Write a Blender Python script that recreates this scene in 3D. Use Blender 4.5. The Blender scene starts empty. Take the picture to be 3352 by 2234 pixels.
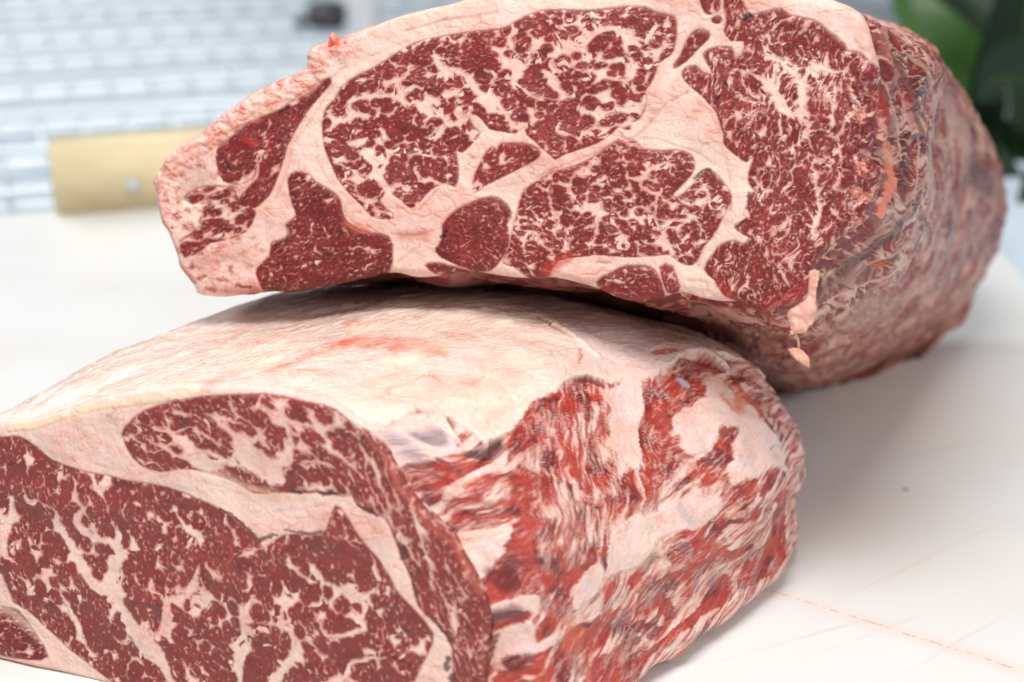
import bpy, bmesh, math, random
import numpy as np

# ------------------------------------------------------------------ camera, world, light
F, CX, CY = 6370.0, 1676.0, 1117.0          # focal length and centre in photograph pixels
CAMH, PITCH = 0.34, math.radians(20.0)
cP, sP = math.cos(PITCH), math.sin(PITCH)
CAM = np.array([0.0, 0.0, CAMH])
FWD = np.array([0.0, cP, -sP]); UPV = np.array([0.0, sP, cP]); RGT = np.array([1.0, 0.0, 0.0])

scene = bpy.context.scene
coll = scene.collection
cam_d = bpy.data.cameras.new("camera")
cam_d.sensor_width = 36.0
cam_d.lens = 36.0 * F / 3352.0
cam_d.clip_start, cam_d.clip_end = 0.02, 60.0
cam_d.dof.use_dof = True
cam_d.dof.focus_distance = 0.68
cam_d.dof.aperture_fstop = 7.0
cam_d.dof.aperture_blades = 8
cam = bpy.data.objects.new("camera", cam_d)
cam.location = CAM
cam.rotation_euler = (math.radians(90) - PITCH, 0, 0)
coll.objects.link(cam)
scene.camera = cam

world = bpy.data.worlds.new("World"); scene.world = world; world.use_nodes = True
bg = world.node_tree.nodes["Background"]
bg.inputs[0].default_value = (0.93, 0.97, 1.0, 1); bg.inputs[1].default_value = 0.34

def area_light(name, loc, target, size, power, col, size_y=None):
    d = bpy.data.lights.new(name, 'AREA'); d.energy = power; d.size = size; d.color = col
    if size_y: d.shape = 'RECTANGLE'; d.size_y = size_y
    o = bpy.data.objects.new(name, d); o.location = loc
    v = np.array(target, float) - np.array(loc, float)
    from mathutils import Vector
    o.rotation_euler = Vector(v).to_track_quat('-Z', 'Y').to_euler()
    coll.objects.link(o); return o
area_light("window_light", (-1.05, 1.75, 1.25), (-0.15, 1.0, 0.0), 1.0, 15.0, (0.95, 0.98, 1.0), 0.8)
area_light("ceiling_lamp", (-0.12, 0.22, 1.35), (0.05, 0.68, 0.08), 0.7, 18.0, (1.0, 0.985, 0.965), 0.5)
area_light("right_fill_light", (0.80, -0.20, 0.75), (0.05, 0.65, 0.08), 0.5, 5.5, (1.0, 0.985, 0.97), 0.4)  # added fill to brighten the lower joint's right flank, not a known lamp

scene.view_settings.view_transform = 'Standard'
scene.view_settings.look = 'None'
scene.view_settings.exposure = 0.0
scene.view_settings.gamma = 1.0
scene.view_settings.use_curve_mapping = False
scene.render.engine = 'CYCLES'

# ------------------------------------------------------------------ geometry helpers
def at(px, py, depth):
    return CAM + depth * (FWD + (px - CX) / F * RGT - (py - CY) / F * UPV)
def ground(px, py, z=0.0):
    d = FWD + (px - CX) / F * RGT - (py - CY) / F * UPV
    return CAM + (z - CAMH) / d[2] * d
def to_px(P):
    Q = np.asarray(P) - CAM
    dep = Q @ FWD
    return CX + F * (Q @ RGT) / dep, CY - F * (Q @ UPV) / dep, dep
def tile(ox, oy, sc):
    return lambda L: [(ox + x / sc, oy + y / sc) for x, y in L]
def srgb(r, g, b):
    c = np.array([r, g, b], float) / 255.0
    return np.where(c <= 0.04045, c / 12.92, ((c + 0.055) / 1.055) ** 2.4)

class Plane:
    def __init__(s, P0, n):
        s.O = np.array(P0, float); s.n = np.array(n, float) / np.linalg.norm(n)
        e1 = np.cross([0, 0, 1.0], s.n); s.e1 = e1 / np.linalg.norm(e1)
        if s.e1[0] < 0: s.e1 = -s.e1
        s.e2 = np.cross(s.n, s.e1)
        if s.e2[2] < 0: s.e2 = -s.e2
    def hit(s, px, py):
        d = FWD + (px - CX) / F * RGT - (py - CY) / F * UPV
        return CAM + ((s.O - CAM) @ s.n) / (d @ s.n) * d
    def loc(s, pts):                    # picture points -> millimetres on the cut face
        out = []
        for x, y in pts:
            q = s.hit(x, y) - s.O
            out.append((1000 * (q @ s.e1), 1000 * (q @ s.e2)))
        return np.array(out)
    def world(s, S, T, N):
        return s.O + (S[:, None] * s.e1 + T[:, None] * s.e2 + N[:, None] * s.n) * 0.001

# ------------------------------------------------------------------ noise and distance fields
rng = np.random.default_rng(7)
NT = 4096
PERM = rng.permutation(NT); ANG = rng.random(NT) * 2 * np.pi
GX, GY = np.cos(ANG), np.sin(ANG)
RV1, RV2, RV3, RV4 = rng.random(NT), rng.random(NT), rng.random(NT), rng.random(NT)
def _h(xi, yi, seed):
    return PERM[(xi + PERM[(yi + seed * 173) & (NT - 1)]) & (NT - 1)]
def noise(x, y, seed=0):
    x = np.asarray(x, float); y = np.asarray(y, float)
    xf, yf = np.floor(x), np.floor(y); xi, yi = xf.astype(np.int64), yf.astype(np.int64)
    u, v = x - xf, y - yf
    a, b = u * u * u * (u * (u * 6 - 15) + 10), v * v * v * (v * (v * 6 - 15) + 10)
    def g(i, j):
        h = _h(xi + i, yi + j, seed); return GX[h] * (u - i) + GY[h] * (v - j)
    n0 = g(0, 0); n0 += a * (g(1, 0) - n0)
    n1 = g(0, 1); n1 += a * (g(1, 1) - n1)
    return (n0 + b * (n1 - n0)) * 1.5
def fbm(x, y, o=3, seed=0, gain=0.5):
    r = 0; amp = 1; tot = 0
    for i in range(o):
        r = r + amp * noise(x * 2 ** i + 17.3 * i, y * 2 ** i - 9.1 * i, seed + i); tot += amp; amp *= gain
    return r / tot * 1.25
def voronoi(x, y, seed=0, jit=0.9):
    xi, yi = np.floor(x).astype(np.int64), np.floor(y).astype(np.int64)
    f1 = np.full(x.shape, 9e9); f2 = f1.copy()
    x1 = np.zeros_like(x); y1 = x1.copy(); x2 = x1.copy(); y2 = x1.copy(); cid = np.zeros(x.shape, np.int64)
    for i in (-1, 0, 1):
        for j in (-1, 0, 1):
            h = _h(xi + i, yi + j, seed)
            px = xi + i + 0.5 + jit * (RV1[h] - 0.5); py = yi + j + 0.5 + jit * (RV2[h] - 0.5)
            d = (px - x) ** 2 + (py - y) ** 2
            c1 = d < f1; c2 = (~c1) & (d < f2)
            f2 = np.where(c1, f1, np.where(c2, d, f2))
            x2 = np.where(c1, x1, np.where(c2, px, x2)); y2 = np.where(c1, y1, np.where(c2, py, y2))
            f1 = np.where(c1, d, f1); x1 = np.where(c1, px, x1); y1 = np.where(c1, py, y1); cid = np.where(c1, h, cid)
    e = (f2 - f1) / (2 * np.sqrt((x1 - x2) ** 2 + (y1 - y2) ** 2) + 1e-6)
    return e, cid
def sm(x, a, b):
    t = np.clip((x - a) / (b - a), 0, 1); return t * t * (3 - 2 * t)
def mixc(A, B, t):
    return A + (B - A) * t[:, None]

def catmull(P, n=4, closed=False):
    P = np.asarray(P, float)
    if closed: Q = np.vstack([P[-1:], P, P[:2]])
    else: Q = np.vstack([2 * P[0] - P[1], P, 2 * P[-1] - P[-2]])
    out = []; t = np.linspace(0, 1, n, endpoint=False)[:, None]
    for i in range(1, len(Q) - 2):
        a, b, c, d = Q[i - 1], Q[i], Q[i + 1], Q[i + 2]
        out.append(0.5 * (2 * b + (c - a) * t + (2 * a - 5 * b + 4 * c - d) * t ** 2 + (3 * b - a - 3 * c + d) * t ** 3))
    if not closed: out.append(P[-1:])
    return np.vstack(out)

def seg_dist(S, T, A, B, WA=None, WB=None):
    """smallest (distance - half width) to a chain of segments"""
    best = np.full(S.shape, 1e9)
    for k in range(len(A)):
        ax, ay = A[k]; dx, dy = B[k] - A[k]; L2 = dx * dx + dy * dy + 1e-12
        t = np.clip(((S - ax) * dx + (T - ay) * dy) / L2, 0, 1)
        d = np.sqrt((S - ax - t * dx) ** 2 + (T - ay - t * dy) ** 2)
        if WA is not None: d = d - (WA[k] + t * (WB[k] - WA[k]))
        np.minimum(best, d, out=best)
    return best
def stroke(S, T, pts, w, margin=3.0, n=3):
    """half width minus distance, in mm (positive inside the stroke)"""
    pts = np.asarray(pts, float); w = np.full(len(pts), float(w)) if np.isscalar(w) else np.asarray(w, float)
    if len(pts) > 2:
        C = catmull(np.column_stack([pts, w]), n); pts, w = C[:, :2], np.maximum(C[:, 2], 0.02)
    m = margin + w.max()
    lo, hi = pts.min(0) - m, pts.max(0) + m
    out = np.full(S.shape, -margin)
    sel = np.nonzero((S > lo[0]) & (S < hi[0]) & (T > lo[1]) & (T < hi[1]))[0]
    if len(sel):
        out[sel] = np.maximum(-seg_dist(S[sel], T[sel], pts[:-1], pts[1:], w[:-1] / 2, w[1:] / 2), -margin)
    return out
def inside_poly(S, T, P):
    ins = np.zeros(S.shape, bool); n = len(P)
    for i in range(n):
        x1, y1 = P[i]; x2, y2 = P[(i + 1) % n]
        if y1 == y2: continue
        c = ((y1 > T) != (y2 > T)) & (S < (x2 - x1) * (T - y1) / (y2 - y1) + x1)
        ins ^= c
    return ins
def poly_sdf(S, T, P, margin=4.0, smooth=2):
    """positive inside, mm"""
    P = np.asarray(P, float)
    if smooth: P = catmull(P, smooth, True)
    lo, hi = P.min(0) - margin, P.max(0) + margin
    out = np.full(S.shape, -margin)
    sel = np.nonzero((S > lo[0]) & (S < hi[0]) & (T > lo[1]) & (T < hi[1]))[0]
    if len(sel):
        s, t = S[sel], T[sel]
        d = seg_dist(s, t, P, np.roll(P, -1, 0))
        out[sel] = np.where(inside_poly(s, t, P), d, np.maximum(-d, -margin))
    return out

# ------------------------------------------------------------------ materials
def new_mat(name):
    m = bpy.data.materials.new(name); m.use_nodes = True
    nt = m.node_tree; return m, nt, nt.nodes["Principled BSDF"]
def nd(nt, typ, **kw):
    n = nt.nodes.new(typ)
    for k, v in kw.items(): setattr(n, k, v)
    return n
def meat_material():
    m, nt, b = new_mat("raw_meat")
    at_ = nd(nt, "ShaderNodeAttribute", attribute_name="albedo")
    gl = nd(nt, "ShaderNodeAttribute", attribute_name="surface")     # x: gloss, y: fat share, z: roughness of relief
    sep = nd(nt, "ShaderNodeSeparateColor"); nt.links.new(gl.outputs["Color"], sep.inputs[0])
    tc = nd(nt, "ShaderNodeTexCoord")
    n1 = nd(nt, "ShaderNodeTexNoise"); n1.inputs["Scale"].default_value = 900; n1.inputs["Detail"].default_value = 3
    n2 = nd(nt, "ShaderNodeTexNoise"); n2.inputs["Scale"].default_value = 2600; n2.inputs["Detail"].default_value = 2
    n3 = nd(nt, "ShaderNodeTexNoise"); n3.inputs["Scale"].default_value = 160; n3.inputs["Detail"].default_value = 3
    for n in (n1, n2, n3): nt.links.new(tc.outputs["Object"], n.inputs["Vector"])
    # fine grain of the tissue on top of the cut pattern
    mr = nd(nt, "ShaderNodeMapRange"); mr.inputs[1].default_value = 0.3; mr.inputs[2].default_value = 0.7
    mr.inputs[3].default_value = 0.93; mr.inputs[4].default_value = 1.06
    nt.links.new(n1.outputs["Fac"], mr.inputs[0])
    vm = nd(nt, "ShaderNodeVectorMath", operation='SCALE')
    nt.links.new(at_.outputs["Color"], vm.inputs[0]); nt.links.new(mr.outputs[0], vm.inputs["Scale"])
    nt.links.new(vm.outputs[0], b.inputs["Base Color"])
    rr = nd(nt, "ShaderNodeMapRange"); rr.inputs[3].default_value = 0.62; rr.inputs[4].default_value = 0.24
    add = nd(nt, "ShaderNodeMath", operation='MULTIPLY_ADD'); add.inputs[1].default_value = 0.5; add.inputs[2].default_value = -0.25
    nt.links.new(n3.outputs["Fac"], add.inputs[0])
    ad2 = nd(nt, "ShaderNodeMath", operation='ADD'); nt.links.new(add.outputs[0], ad2.inputs[0]); nt.links.new(sep.outputs[0], ad2.inputs[1])
    nt.links.new(ad2.outputs[0], rr.inputs[0]); nt.links.new(rr.outputs[0], b.inputs["Roughness"])
    b.inputs["Subsurface Weight"].default_value = 0.10
    b.inputs["Subsurface Radius"].default_value = (1.0, 0.35, 0.25)
    b.inputs["Subsurface Scale"].default_value = 0.0012
    b.inputs["Specular IOR Level"].default_value = 0.36
    bp = nd(nt, "ShaderNodeBump"); bp.inputs["Distance"].default_value = 0.00035
    mx = nd(nt, "ShaderNodeMath", operation='ADD'); nt.links.new(n1.outputs["Fac"], mx.inputs[0]); nt.links.new(n2.outputs["Fac"], mx.inputs[1])
    nt.links.new(mx.outputs[0], bp.inputs["Height"]); nt.links.new(sep.outputs[2], bp.inputs["Strength"])
    nt.links.new(bp.outputs["Normal"], b.inputs["Normal"])
    n4 = nd(nt, "ShaderNodeTexNoise"); n4.inputs["Scale"].default_value = 420; n4.inputs["Detail"].default_value = 4
    nt.links.new(tc.outputs["Object"], n4.inputs["Vector"])
    bc = nd(nt, "ShaderNodeBump"); bc.inputs["Distance"].default_value = 0.0016; bc.inputs["Strength"].default_value = 0.8
    nt.links.new(n4.outputs["Fac"], bc.inputs["Height"]); nt.links.new(bc.outputs["Normal"], b.inputs["Coat Normal"])
    cw = nd(nt, "ShaderNodeMath", operation='MULTIPLY'); cw.inputs[1].default_value = 0.45; cw.use_clamp = True
    nt.links.new(ad2.outputs[0], cw.inputs[0]); nt.links.new(cw.outputs[0], b.inputs["Coat Weight"])
    b.inputs["Coat Roughness"].default_value = 0.10; b.inputs["Coat IOR"].default_value = 1.38
    return m
MEAT = meat_material()

def simple_mat(name, col, rough=0.5, metal=0.0, noise_scale=None, amt=0.1, bump=0.0, stretch=None, trans=0.0, spec=0.5):
    m, nt, b = new_mat(name)
    b.inputs["Roughness"].default_value = rough; b.inputs["Metallic"].default_value = metal
    b.inputs["Specular IOR Level"].default_value = spec
    if trans: b.inputs["Transmission Weight"].default_value = trans
    if noise_scale is None:
        b.inputs["Base Color"].default_value = (*col, 1); return m
    tc = nd(nt, "ShaderNodeTexCoord"); mp = nd(nt, "ShaderNodeMapping")
    if stretch: mp.inputs["Scale"].default_value = stretch
    nt.links.new(tc.outputs["Object"], mp.inputs[0])
    n = nd(nt, "ShaderNodeTexNoise"); n.inputs["Scale"].default_value = noise_scale; n.inputs["Detail"].default_value = 5
    nt.links.new(mp.outputs[0], n.inputs["Vector"])
    cr = nd(nt, "ShaderNodeValToRGB")
    cr.color_ramp.elements[0].color = (*[c * (1 - amt) for c in col], 1); cr.color_ramp.elements[0].position = 0.3
    cr.color_ramp.elements[1].color = (*[min(1, c * (1 + amt)) for c in col], 1); cr.color_ramp.elements[1].position = 0.7
    nt.links.new(n.outputs["Fac"], cr.inputs[0]); nt.links.new(cr.outputs[0], b.inputs["Base Color"])
    if bump:
        bp = nd(nt, "ShaderNodeBump"); bp.inputs["Strength"].default_value = bump; bp.inputs["Distance"].default_value = 0.001
        nt.links.new(n.outputs["Fac"], bp.inputs["Height"]); nt.links.new(bp.outputs["Normal"], b.inputs["Normal"])
    return m

# ------------------------------------------------------------------ object helpers
def empty(name, loc, label=None, cat=None, group=None):
    o = bpy.data.objects.new(name, None); o.location = loc; o.empty_display_size = 0.02; coll.objects.link(o)
    if label: o["label"] = label
    if cat: o["category"] = cat
    if group: o["group"] = group
    return o
def mesh_np(name, V, quads, mat, parent=None, col=None, surf=None, tris=None, smooth=True):
    V = np.asarray(V, float)
    if parent is not None: V = V - np.array(parent.get("_w", parent.location))
    me = bpy.data.meshes.new(name)
    nq = 0 if quads is None else len(quads); ntr = 0 if tris is None else len(tris)
    loops = []
    if nq: loops.append(np.asarray(quads).ravel())
    if ntr: loops.append(np.asarray(tris).ravel())
    loops = np.concatenate(loops).astype(np.int32)
    tot = np.concatenate([np.full(nq, 4), np.full(ntr, 3)]).astype(np.int32)
    st = np.concatenate([[0], np.cumsum(tot)[:-1]]).astype(np.int32)
    me.vertices.add(len(V)); me.vertices.foreach_set("co", V.astype(np.float32).ravel())
    me.loops.add(len(loops)); me.loops.foreach_set("vertex_index", loops)
    me.polygons.add(len(tot)); me.polygons.foreach_set("loop_start", st); me.polygons.foreach_set("loop_total", tot)
    if smooth: me.polygons.foreach_set("use_smooth", np.ones(len(tot), bool))
    me.update(calc_edges=True)
    for nm, A in (("albedo", col), ("surface", surf)):
        if A is not None:
            a = me.attributes.new(nm, 'FLOAT_COLOR', 'POINT')
            a.data.foreach_set("color", np.column_stack([A, np.ones(len(A))]).astype(np.float32).ravel())
    me.materials.append(mat)
    o = bpy.data.objects.new(name, me); coll.objects.link(o)
    if parent is not None: o.parent = parent
    return o
def box(name, corners_lo, corners_hi, mat, parent=None, bevel=0.0):
    bm = bmesh.new(); bmesh.ops.create_cube(bm, size=1.0)
    lo, hi = np.array(corners_lo), np.array(corners_hi)
    for v in bm.verts: v.co = [(lo[i] + hi[i]) / 2 + v.co[i] * (hi[i] - lo[i]) for i in range(3)]
    if bevel: bmesh.ops.bevel(bm, geom=bm.edges[:], offset=bevel, segments=3, affect='EDGES')
    return link_bm(name, bm, mat, parent)
def link_bm(name, bm, mat, parent=None):
    me = bpy.data.meshes.new(name); bm.to_mesh(me); bm.free(); me.materials.append(mat)
    for p in me.polygons: p.use_smooth = True
    o = bpy.data.objects.new(name, me); coll.objects.link(o)
    if parent: o.parent = parent
    return o
def tube(name, P, R, mat, parent=None, n=10):
    P = np.asarray(P, float); R = np.full(len(P), float(R)) if np.isscalar(R) else np.asarray(R, float)
    V = []; Q = []
    for i in range(len(P)):
        t = P[min(i + 1, len(P) - 1)] - P[max(i - 1, 0)]; t /= np.linalg.norm(t)
        a = np.cross(t, [0.13, 0.2, 0.97] if abs(t[2]) < 0.9 else [1, 0, 0]); a /= np.linalg.norm(a); b = np.cross(t, a)
        for k in range(n):
            th = 2 * math.pi * k / n; V.append(P[i] + R[i] * (math.cos(th) * a + math.sin(th) * b))
    for i in range(len(P) - 1):
        for k in range(n):
            Q.append((i * n + k, i * n + (k + 1) % n, (i + 1) * n + (k + 1) % n, (i + 1) * n + k))
    T = []
    for i in (0, len(P) - 1):
        V.append(P[i]); c = len(V) - 1
        for k in range(n):
            f = (c, i * n + (k + 1) % n, i * n + k); T.append(f if i == 0 else f[::-1])
    return mesh_np(name, V, Q, mat, parent, tris=T)

# ------------------------------------------------------------------ colours of the meat (albedo)
FATW = srgb(237, 200, 189); FATP = srgb(232, 176, 161); FATC = srgb(238, 208, 191)
LEAN = srgb(124, 40, 39); LEAND = srgb(92, 29, 30); LEANR = srgb(156, 50, 44)
PINK = srgb(172, 108, 98)

def marble_levels(Sw, Tw, levels, crn):
    """vein field of a muscle in mm: only some of the cell borders carry fat, and they swell and taper"""
    f = np.full(Sw.shape, -3.0)
    for (cell, an, th, wid, var, seed) in levels:
        c, s = math.cos(math.radians(th)), math.sin(math.radians(th))
        x = (Sw * c + Tw * s) / (cell * an); y = (-Sw * s + Tw * c) / cell
        e, cid = voronoi(x, y, seed)
        lf = noise(Sw / (cell * 1.1) + 31 * seed, Tw / (cell * 1.1), seed + 5)
        w = wid * (0.55 + var * 1.9 * lf)
        np.maximum(f, w - e * cell * (1 + an) * 0.5, out=f)
    return f

def lobules(S, T, th, an, cell, seed, B, thr, r0, r1, drop, ox=0.0, oy=0.0):
    """lean grows as rounded lobules; those whose seed lies in a vein are left out. Returns fat field (mm) and faint borders"""
    c, s_ = math.cos(math.radians(th)), math.sin(math.radians(th))
    x, y = (S * c + T * s_) / (cell * an), (-S * s_ + T * c) / cell
    xi, yi = np.floor(x).astype(np.int64), np.floor(y).astype(np.int64)
    m1 = np.full(x.shape, -1.5); m2 = m1.copy()
    for i in (-1, 0, 1):
        for j in (-1, 0, 1):
            h = _h(xi + i, yi + j, seed)
            px = xi + i + 0.5 + 0.85 * (RV1[h] - 0.5); py = yi + j + 0.5 + 0.85 * (RV2[h] - 0.5)
            xs, ys = px * cell * an, py * cell
            lean = (B(xs * c - ys * s_ - ox, xs * s_ + ys * c - oy) < thr) & (RV3[h] > drop)
            m = np.where(lean, r0 + (r1 - r0) * RV4[h] - np.sqrt((px - x) ** 2 + (py - y) ** 2), -1.5)
            hi = m > m1
            m2 = np.where(hi, m1, np.maximum(m2, m)); m1 = np.where(hi, m, m1)
    k = 0.10; hh = np.clip(k - np.abs(m1 - m2), 0, None) / k
    return -(m1 + hh * hh * k * 0.25) * cell, 1 - sm(m1 - m2, 0.0, 0.22)

def build_face(PL, outline_px, muscles, veins, creases, darks, soft, rfun, h, seed, relief=1.0):
    """cut face of a joint: returns vertex positions, quads, colours and the muscle id of every quad"""
    OUT = catmull(PL.loc(outline_px), 3, True)
    lo, hi = OUT.min(0) - 1.5, OUT.max(0) + 1.5
    ns, nt_ = int((hi[0] - lo[0]) / h), int((hi[1] - lo[1]) / h)
    s1 = lo[0] + h * np.arange(ns); t1 = lo[1] + h * np.arange(nt_)
    SS, TT = np.meshgrid(s1, t1, indexing='ij'); S, T = SS.ravel(), TT.ravel()
    # ragged outer edge
    sd = poly_sdf(S, T, OUT, 3.0, 0)
    # work only near / inside the outline
    act = np.nonzero(sd > -1.2)[0]
    Sa, Ta = S[act], T[act]
    # domain warps
    w1x = fbm(Sa / 5.5, Ta / 5.5, 2, seed) ; w1y = fbm(Sa / 5.5 + 50, Ta / 5.5, 2, seed + 3)
    w2x = fbm(Sa / 1.5, Ta / 1.5, 2, seed + 6); w2y = fbm(Sa / 1.5 + 50, Ta / 1.5, 2, seed + 9)
    Sw, Tw = Sa + 0.9 * w1x + 0.55 * w2x, Ta + 0.9 * w1y + 0.55 * w2y
    Sv, Tv = Sa + 0.70 * w1x + 0.50 * w2x, Ta + 0.70 * w1y + 0.50 * w2y
    Se, Te = Sa + 0.12 * w1x + 0.12 * w2x, Ta + 0.12 * w1y + 0.12 * w2y
    swx = fbm(Sa / 13, Ta / 13, 2, seed + 14); swy = fbm(Sa / 13 + 70, Ta / 13, 2, seed + 17)
    fine = fbm(Sa / 0.8, Ta / 0.8, 2, seed + 20)
    mid = fbm(Sa / 7, Ta / 7, 3, seed + 25)
    low = fbm(Sa / 28, Ta / 28, 2, seed + 30)
    mid_id = np.full(len(Sa), -1); best = np.full(len(Sa), -3.5)
    fatf = np.full(len(Sa), 3.0); leanc = np.tile(LEAN, (len(Sa), 1))
    vf = np.full(len(Sa), -3.0); faint = np.zeros(len(Sa))
    for pts, w in veins:
        w = np.asarray(w, float) * 0.125; w = np.full(len(pts), float(w)) if w.ndim == 0 else w.copy()
        w[0] *= 0.5; w[-1] *= 0.5                                             # veins taper out
        np.maximum(vf, stroke(Sv, Tv, PL.loc(pts), w), out=vf)
    Bg = np.full(ns * nt_, -3.0)
    for k, mu in enumerate(muscles):
        d = poly_sdf(Se, Te, PL.loc(mu['poly']), 3.5) + mu.get('grow', 0.0)
        ins = d > -0.6
        idx = np.nonzero(ins)[0]
        if not len(idx): continue
        base = np.maximum(marble_levels(Sw[idx], Tw[idx], mu['levels'], None), vf[idx])
        Bg[:] = -3.0; Bg[act[idx]] = base
        def B(x, y):
            i = np.clip(((x - lo[0]) / h + 0.5).astype(np.int64), 0, ns - 1); j = np.clip(((y - lo[1]) / h + 0.5).astype(np.int64), 0, nt_ - 1)
            return Bg[i * nt_ + j]
        den = noise(Sa[idx] / 11, Ta[idx] / 11, seed + 70)
        fl = noise(Sa[idx] / 0.9, Ta[idx] / 0.9, seed + 60 + k)
        f, fa = lobules(Sa[idx] + 0.45 * w1x[idx] + 0.20 * w2x[idx] + mu.get('swirl', 1.2) * swx[idx], Ta[idx] + 0.45 * w1y[idx] + 0.20 * w2y[idx] + mu.get('swirl', 1.2) * swy[idx], mu.get('th', 0), mu.get('lan', 1.35), mu.get('lobe', 2.6), seed + 41 + k,
                        B, mu.get('thr', 0.0), mu.get('r0', 0.56), mu.get('r1', 0.92), mu.get('drop', 0.03), mu.get('swirl', 1.2) * swx[idx], mu.get('swirl', 1.2) * swy[idx])
        f = f + 0.14 * fl + 0.10 * den * mu.get('lobe', 2.6)
        f = np.maximum(f, base - 0.42)
        th = math.radians(mu.get('th', 0)); c, s_ = math.cos(th), math.sin(th)
        xr, yr = (Sw[idx] * c + Tw[idx] * s_) / 2.0, -Sw[idx] * s_ + Tw[idx] * c
        fk = noise(xr / 0.9, yr / 0.9, seed + 130 + k) - mu.get('fthr', 0.62) + 0.25 * den
        f = np.maximum(f, fk * 0.9)
        faint[idx] = np.maximum(faint[idx], fa * sm(fl + den, -0.4, 0.6))
        f = np.maximum(f, -d[idx])
        up = d[idx] > best[idx]
        ii = idx[up]
        best[ii] = d[ii]; fatf[ii] = f[up]; mid_id[ii[d[ii] > 0]] = k
        tint = np.asarray(mu.get('tint', (1, 1, 1)), float)
        leanc[ii] = LEAN * tint
    # colour
    t_fat = sm(fatf, -0.26, 0.20)
    lc = mixc(leanc, leanc * (LEAND / LEAN), sm(mid + 0.3 * fine, 0.0, 0.8) * 0.75)
    lc = mixc(lc, leanc * (LEANR / LEAN), sm(-mid + 0.5 * low, 0.05, 0.8) * 0.6)
    near = sm(fatf, -0.75, -0.1)                                              # lean reddens toward the veins
    lc = mixc(lc, np.tile(LEANR * 1.05, (len(Sa), 1)), near * 0.45)
    lc = mixc(lc, np.tile(PINK, (len(Sa), 1)), np.maximum(sm(fine, 0.25, 0.9) * 0.22, faint * 0.34))
    fc = mixc(np.tile(FATW, (len(Sa), 1)), np.tile(FATP, (len(Sa), 1)), sm(mid + low, -0.3, 0.8) * 0.8)
    fc = mixc(fc, np.tile(FATC, (len(Sa), 1)), sm(-low + 0.4 * mid, -0.2, 0.6) * 0.7)
    thin = sm(fatf, 0.1, 0.8)
    pq = to_px(PL.world(Sa, Ta, np.zeros(len(Sa))))
    lend = sm(pq[0], 1000, 620) * (seed == 11)
    mot = fbm(Sa / 5.0, Ta / 3.2, 4, seed + 110, 0.6)
    fc = mixc(fc, np.tile(srgb(196, 106, 92), (len(Sa), 1)), lend * sm(mot, -0.15, 0.40) * 0.7)
    fc = mixc(fc, np.tile(srgb(138, 44, 44), (len(Sa), 1)), lend * sm(mot + 0.3 * fine, 0.24, 0.52) * 0.8)
    fc = mixc(np.tile(PINK * 1.25, (len(Sa), 1)), fc, 0.35 + 0.65 * thin)
    C = mixc(lc, fc, t_fat)
    kn = noise(Sa / 60, (Ta + 0.12 * Sa) / 2.6, seed + 88)                       # faint strokes of the knife
    hgt = relief * (0.16 * t_fat + 0.15 * fine * (1 - t_fat) + 0.50 * mid + 1.7 * low + 0.10 * kn - 0.35 * np.exp(-(best / 0.5) ** 2))
    gloss = 0.72 + 0.25 * mid - 0.14 * t_fat
    # fine creases in the fat
    cr = 1 - np.abs(fbm(Sa / 9 + 0.5 * mid, Ta / 6, 2, seed + 90)) * 9
    cre = np.clip(cr, 0, 1) * sm(fatf, 0.7, 1.6) * sm(low + mid, -0.3, 0.5)
    C = mixc(C, C * np.array([0.92, 0.76, 0.70]), cre * 0.9); hgt -= 0.30 * cre
    cr2 = np.clip(1 - np.abs(fbm((Sa + Ta) / 5 + 0.8 * w1x, (Ta - Sa) / 14 + 0.5 * w1y, 2, seed + 93)) * 12, 0, 1) * sm(fatf, 0.6, 1.4)
    C = mixc(C, C * np.array([0.95, 0.84, 0.79]), cr2 * 0.7); hgt -= 0.18 * cr2
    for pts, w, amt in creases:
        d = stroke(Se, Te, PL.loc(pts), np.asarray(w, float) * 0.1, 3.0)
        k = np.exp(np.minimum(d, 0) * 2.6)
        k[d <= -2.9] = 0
        C = mixc(C, C * np.array([0.84, 0.62, 0.55]), k * amt * 0.7); hgt -= 0.38 * k * amt  # brown crease tint, with the groove's shading also painted into it
    for pts, w, colr, amt, so in soft:
        d = stroke(Sv, Tv, PL.loc(pts), np.asarray(w, float) * 0.1, 3.0 + so)
        k = sm(d, -so, so * 0.4) * amt
        C = mixc(C, np.tile(np.asarray(colr), (len(Sa), 1)), k)
    for pts, w, colr in darks:
        d = stroke(Sv, Tv, PL.loc(pts), np.asarray(w, float) * 0.1, 3.0)
        k = sm(d + 0.25 * fine, -0.55, 0.2) * 0.85
        C = mixc(C, np.tile(np.asarray(colr), (len(Sa), 1)), k); hgt -= 0.35 * k
    # rounded rim
    pxy = to_px(PL.world(Sa, Ta, np.zeros(len(Sa))))
    r = rfun(pxy[0], pxy[1])
    d = np.clip(sd[act], 0, None); q = np.clip(r - d, 0, r)
    drop = r - np.sqrt(np.maximum(r * r - q * q, 0))
    lump = sm(d, r * 1.3, 0) * (0.9 * fbm(Sa / 4, Ta / 4, 3, seed + 95) * sm(d, 0, 1.0))
    rimm = sm(r, 4.6, 7.2) * sm(d, 11.0, 8.0) * sm(pxy[0], 1400, 1250)
    ev, _ = voronoi(Sa / 8.0 + 0.7 * w1x, Ta / 4.5 + 0.7 * w1y, seed + 97)
    lum2 = fbm(Sa / 4.0, Ta / 3.2, 3, seed + 98)
    crk = np.exp(-ev * 5.5 / 0.7) * sm(mid + 0.4 * lum2, -0.3, 0.4)
    C = mixc(C, mixc(np.tile(srgb(234, 184, 168), (len(Sa), 1)), np.tile(srgb(224, 136, 116), (len(Sa), 1)), sm(lum2 + 0.5 * mid, -0.35, 0.7)), rimm * 0.85)
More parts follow.
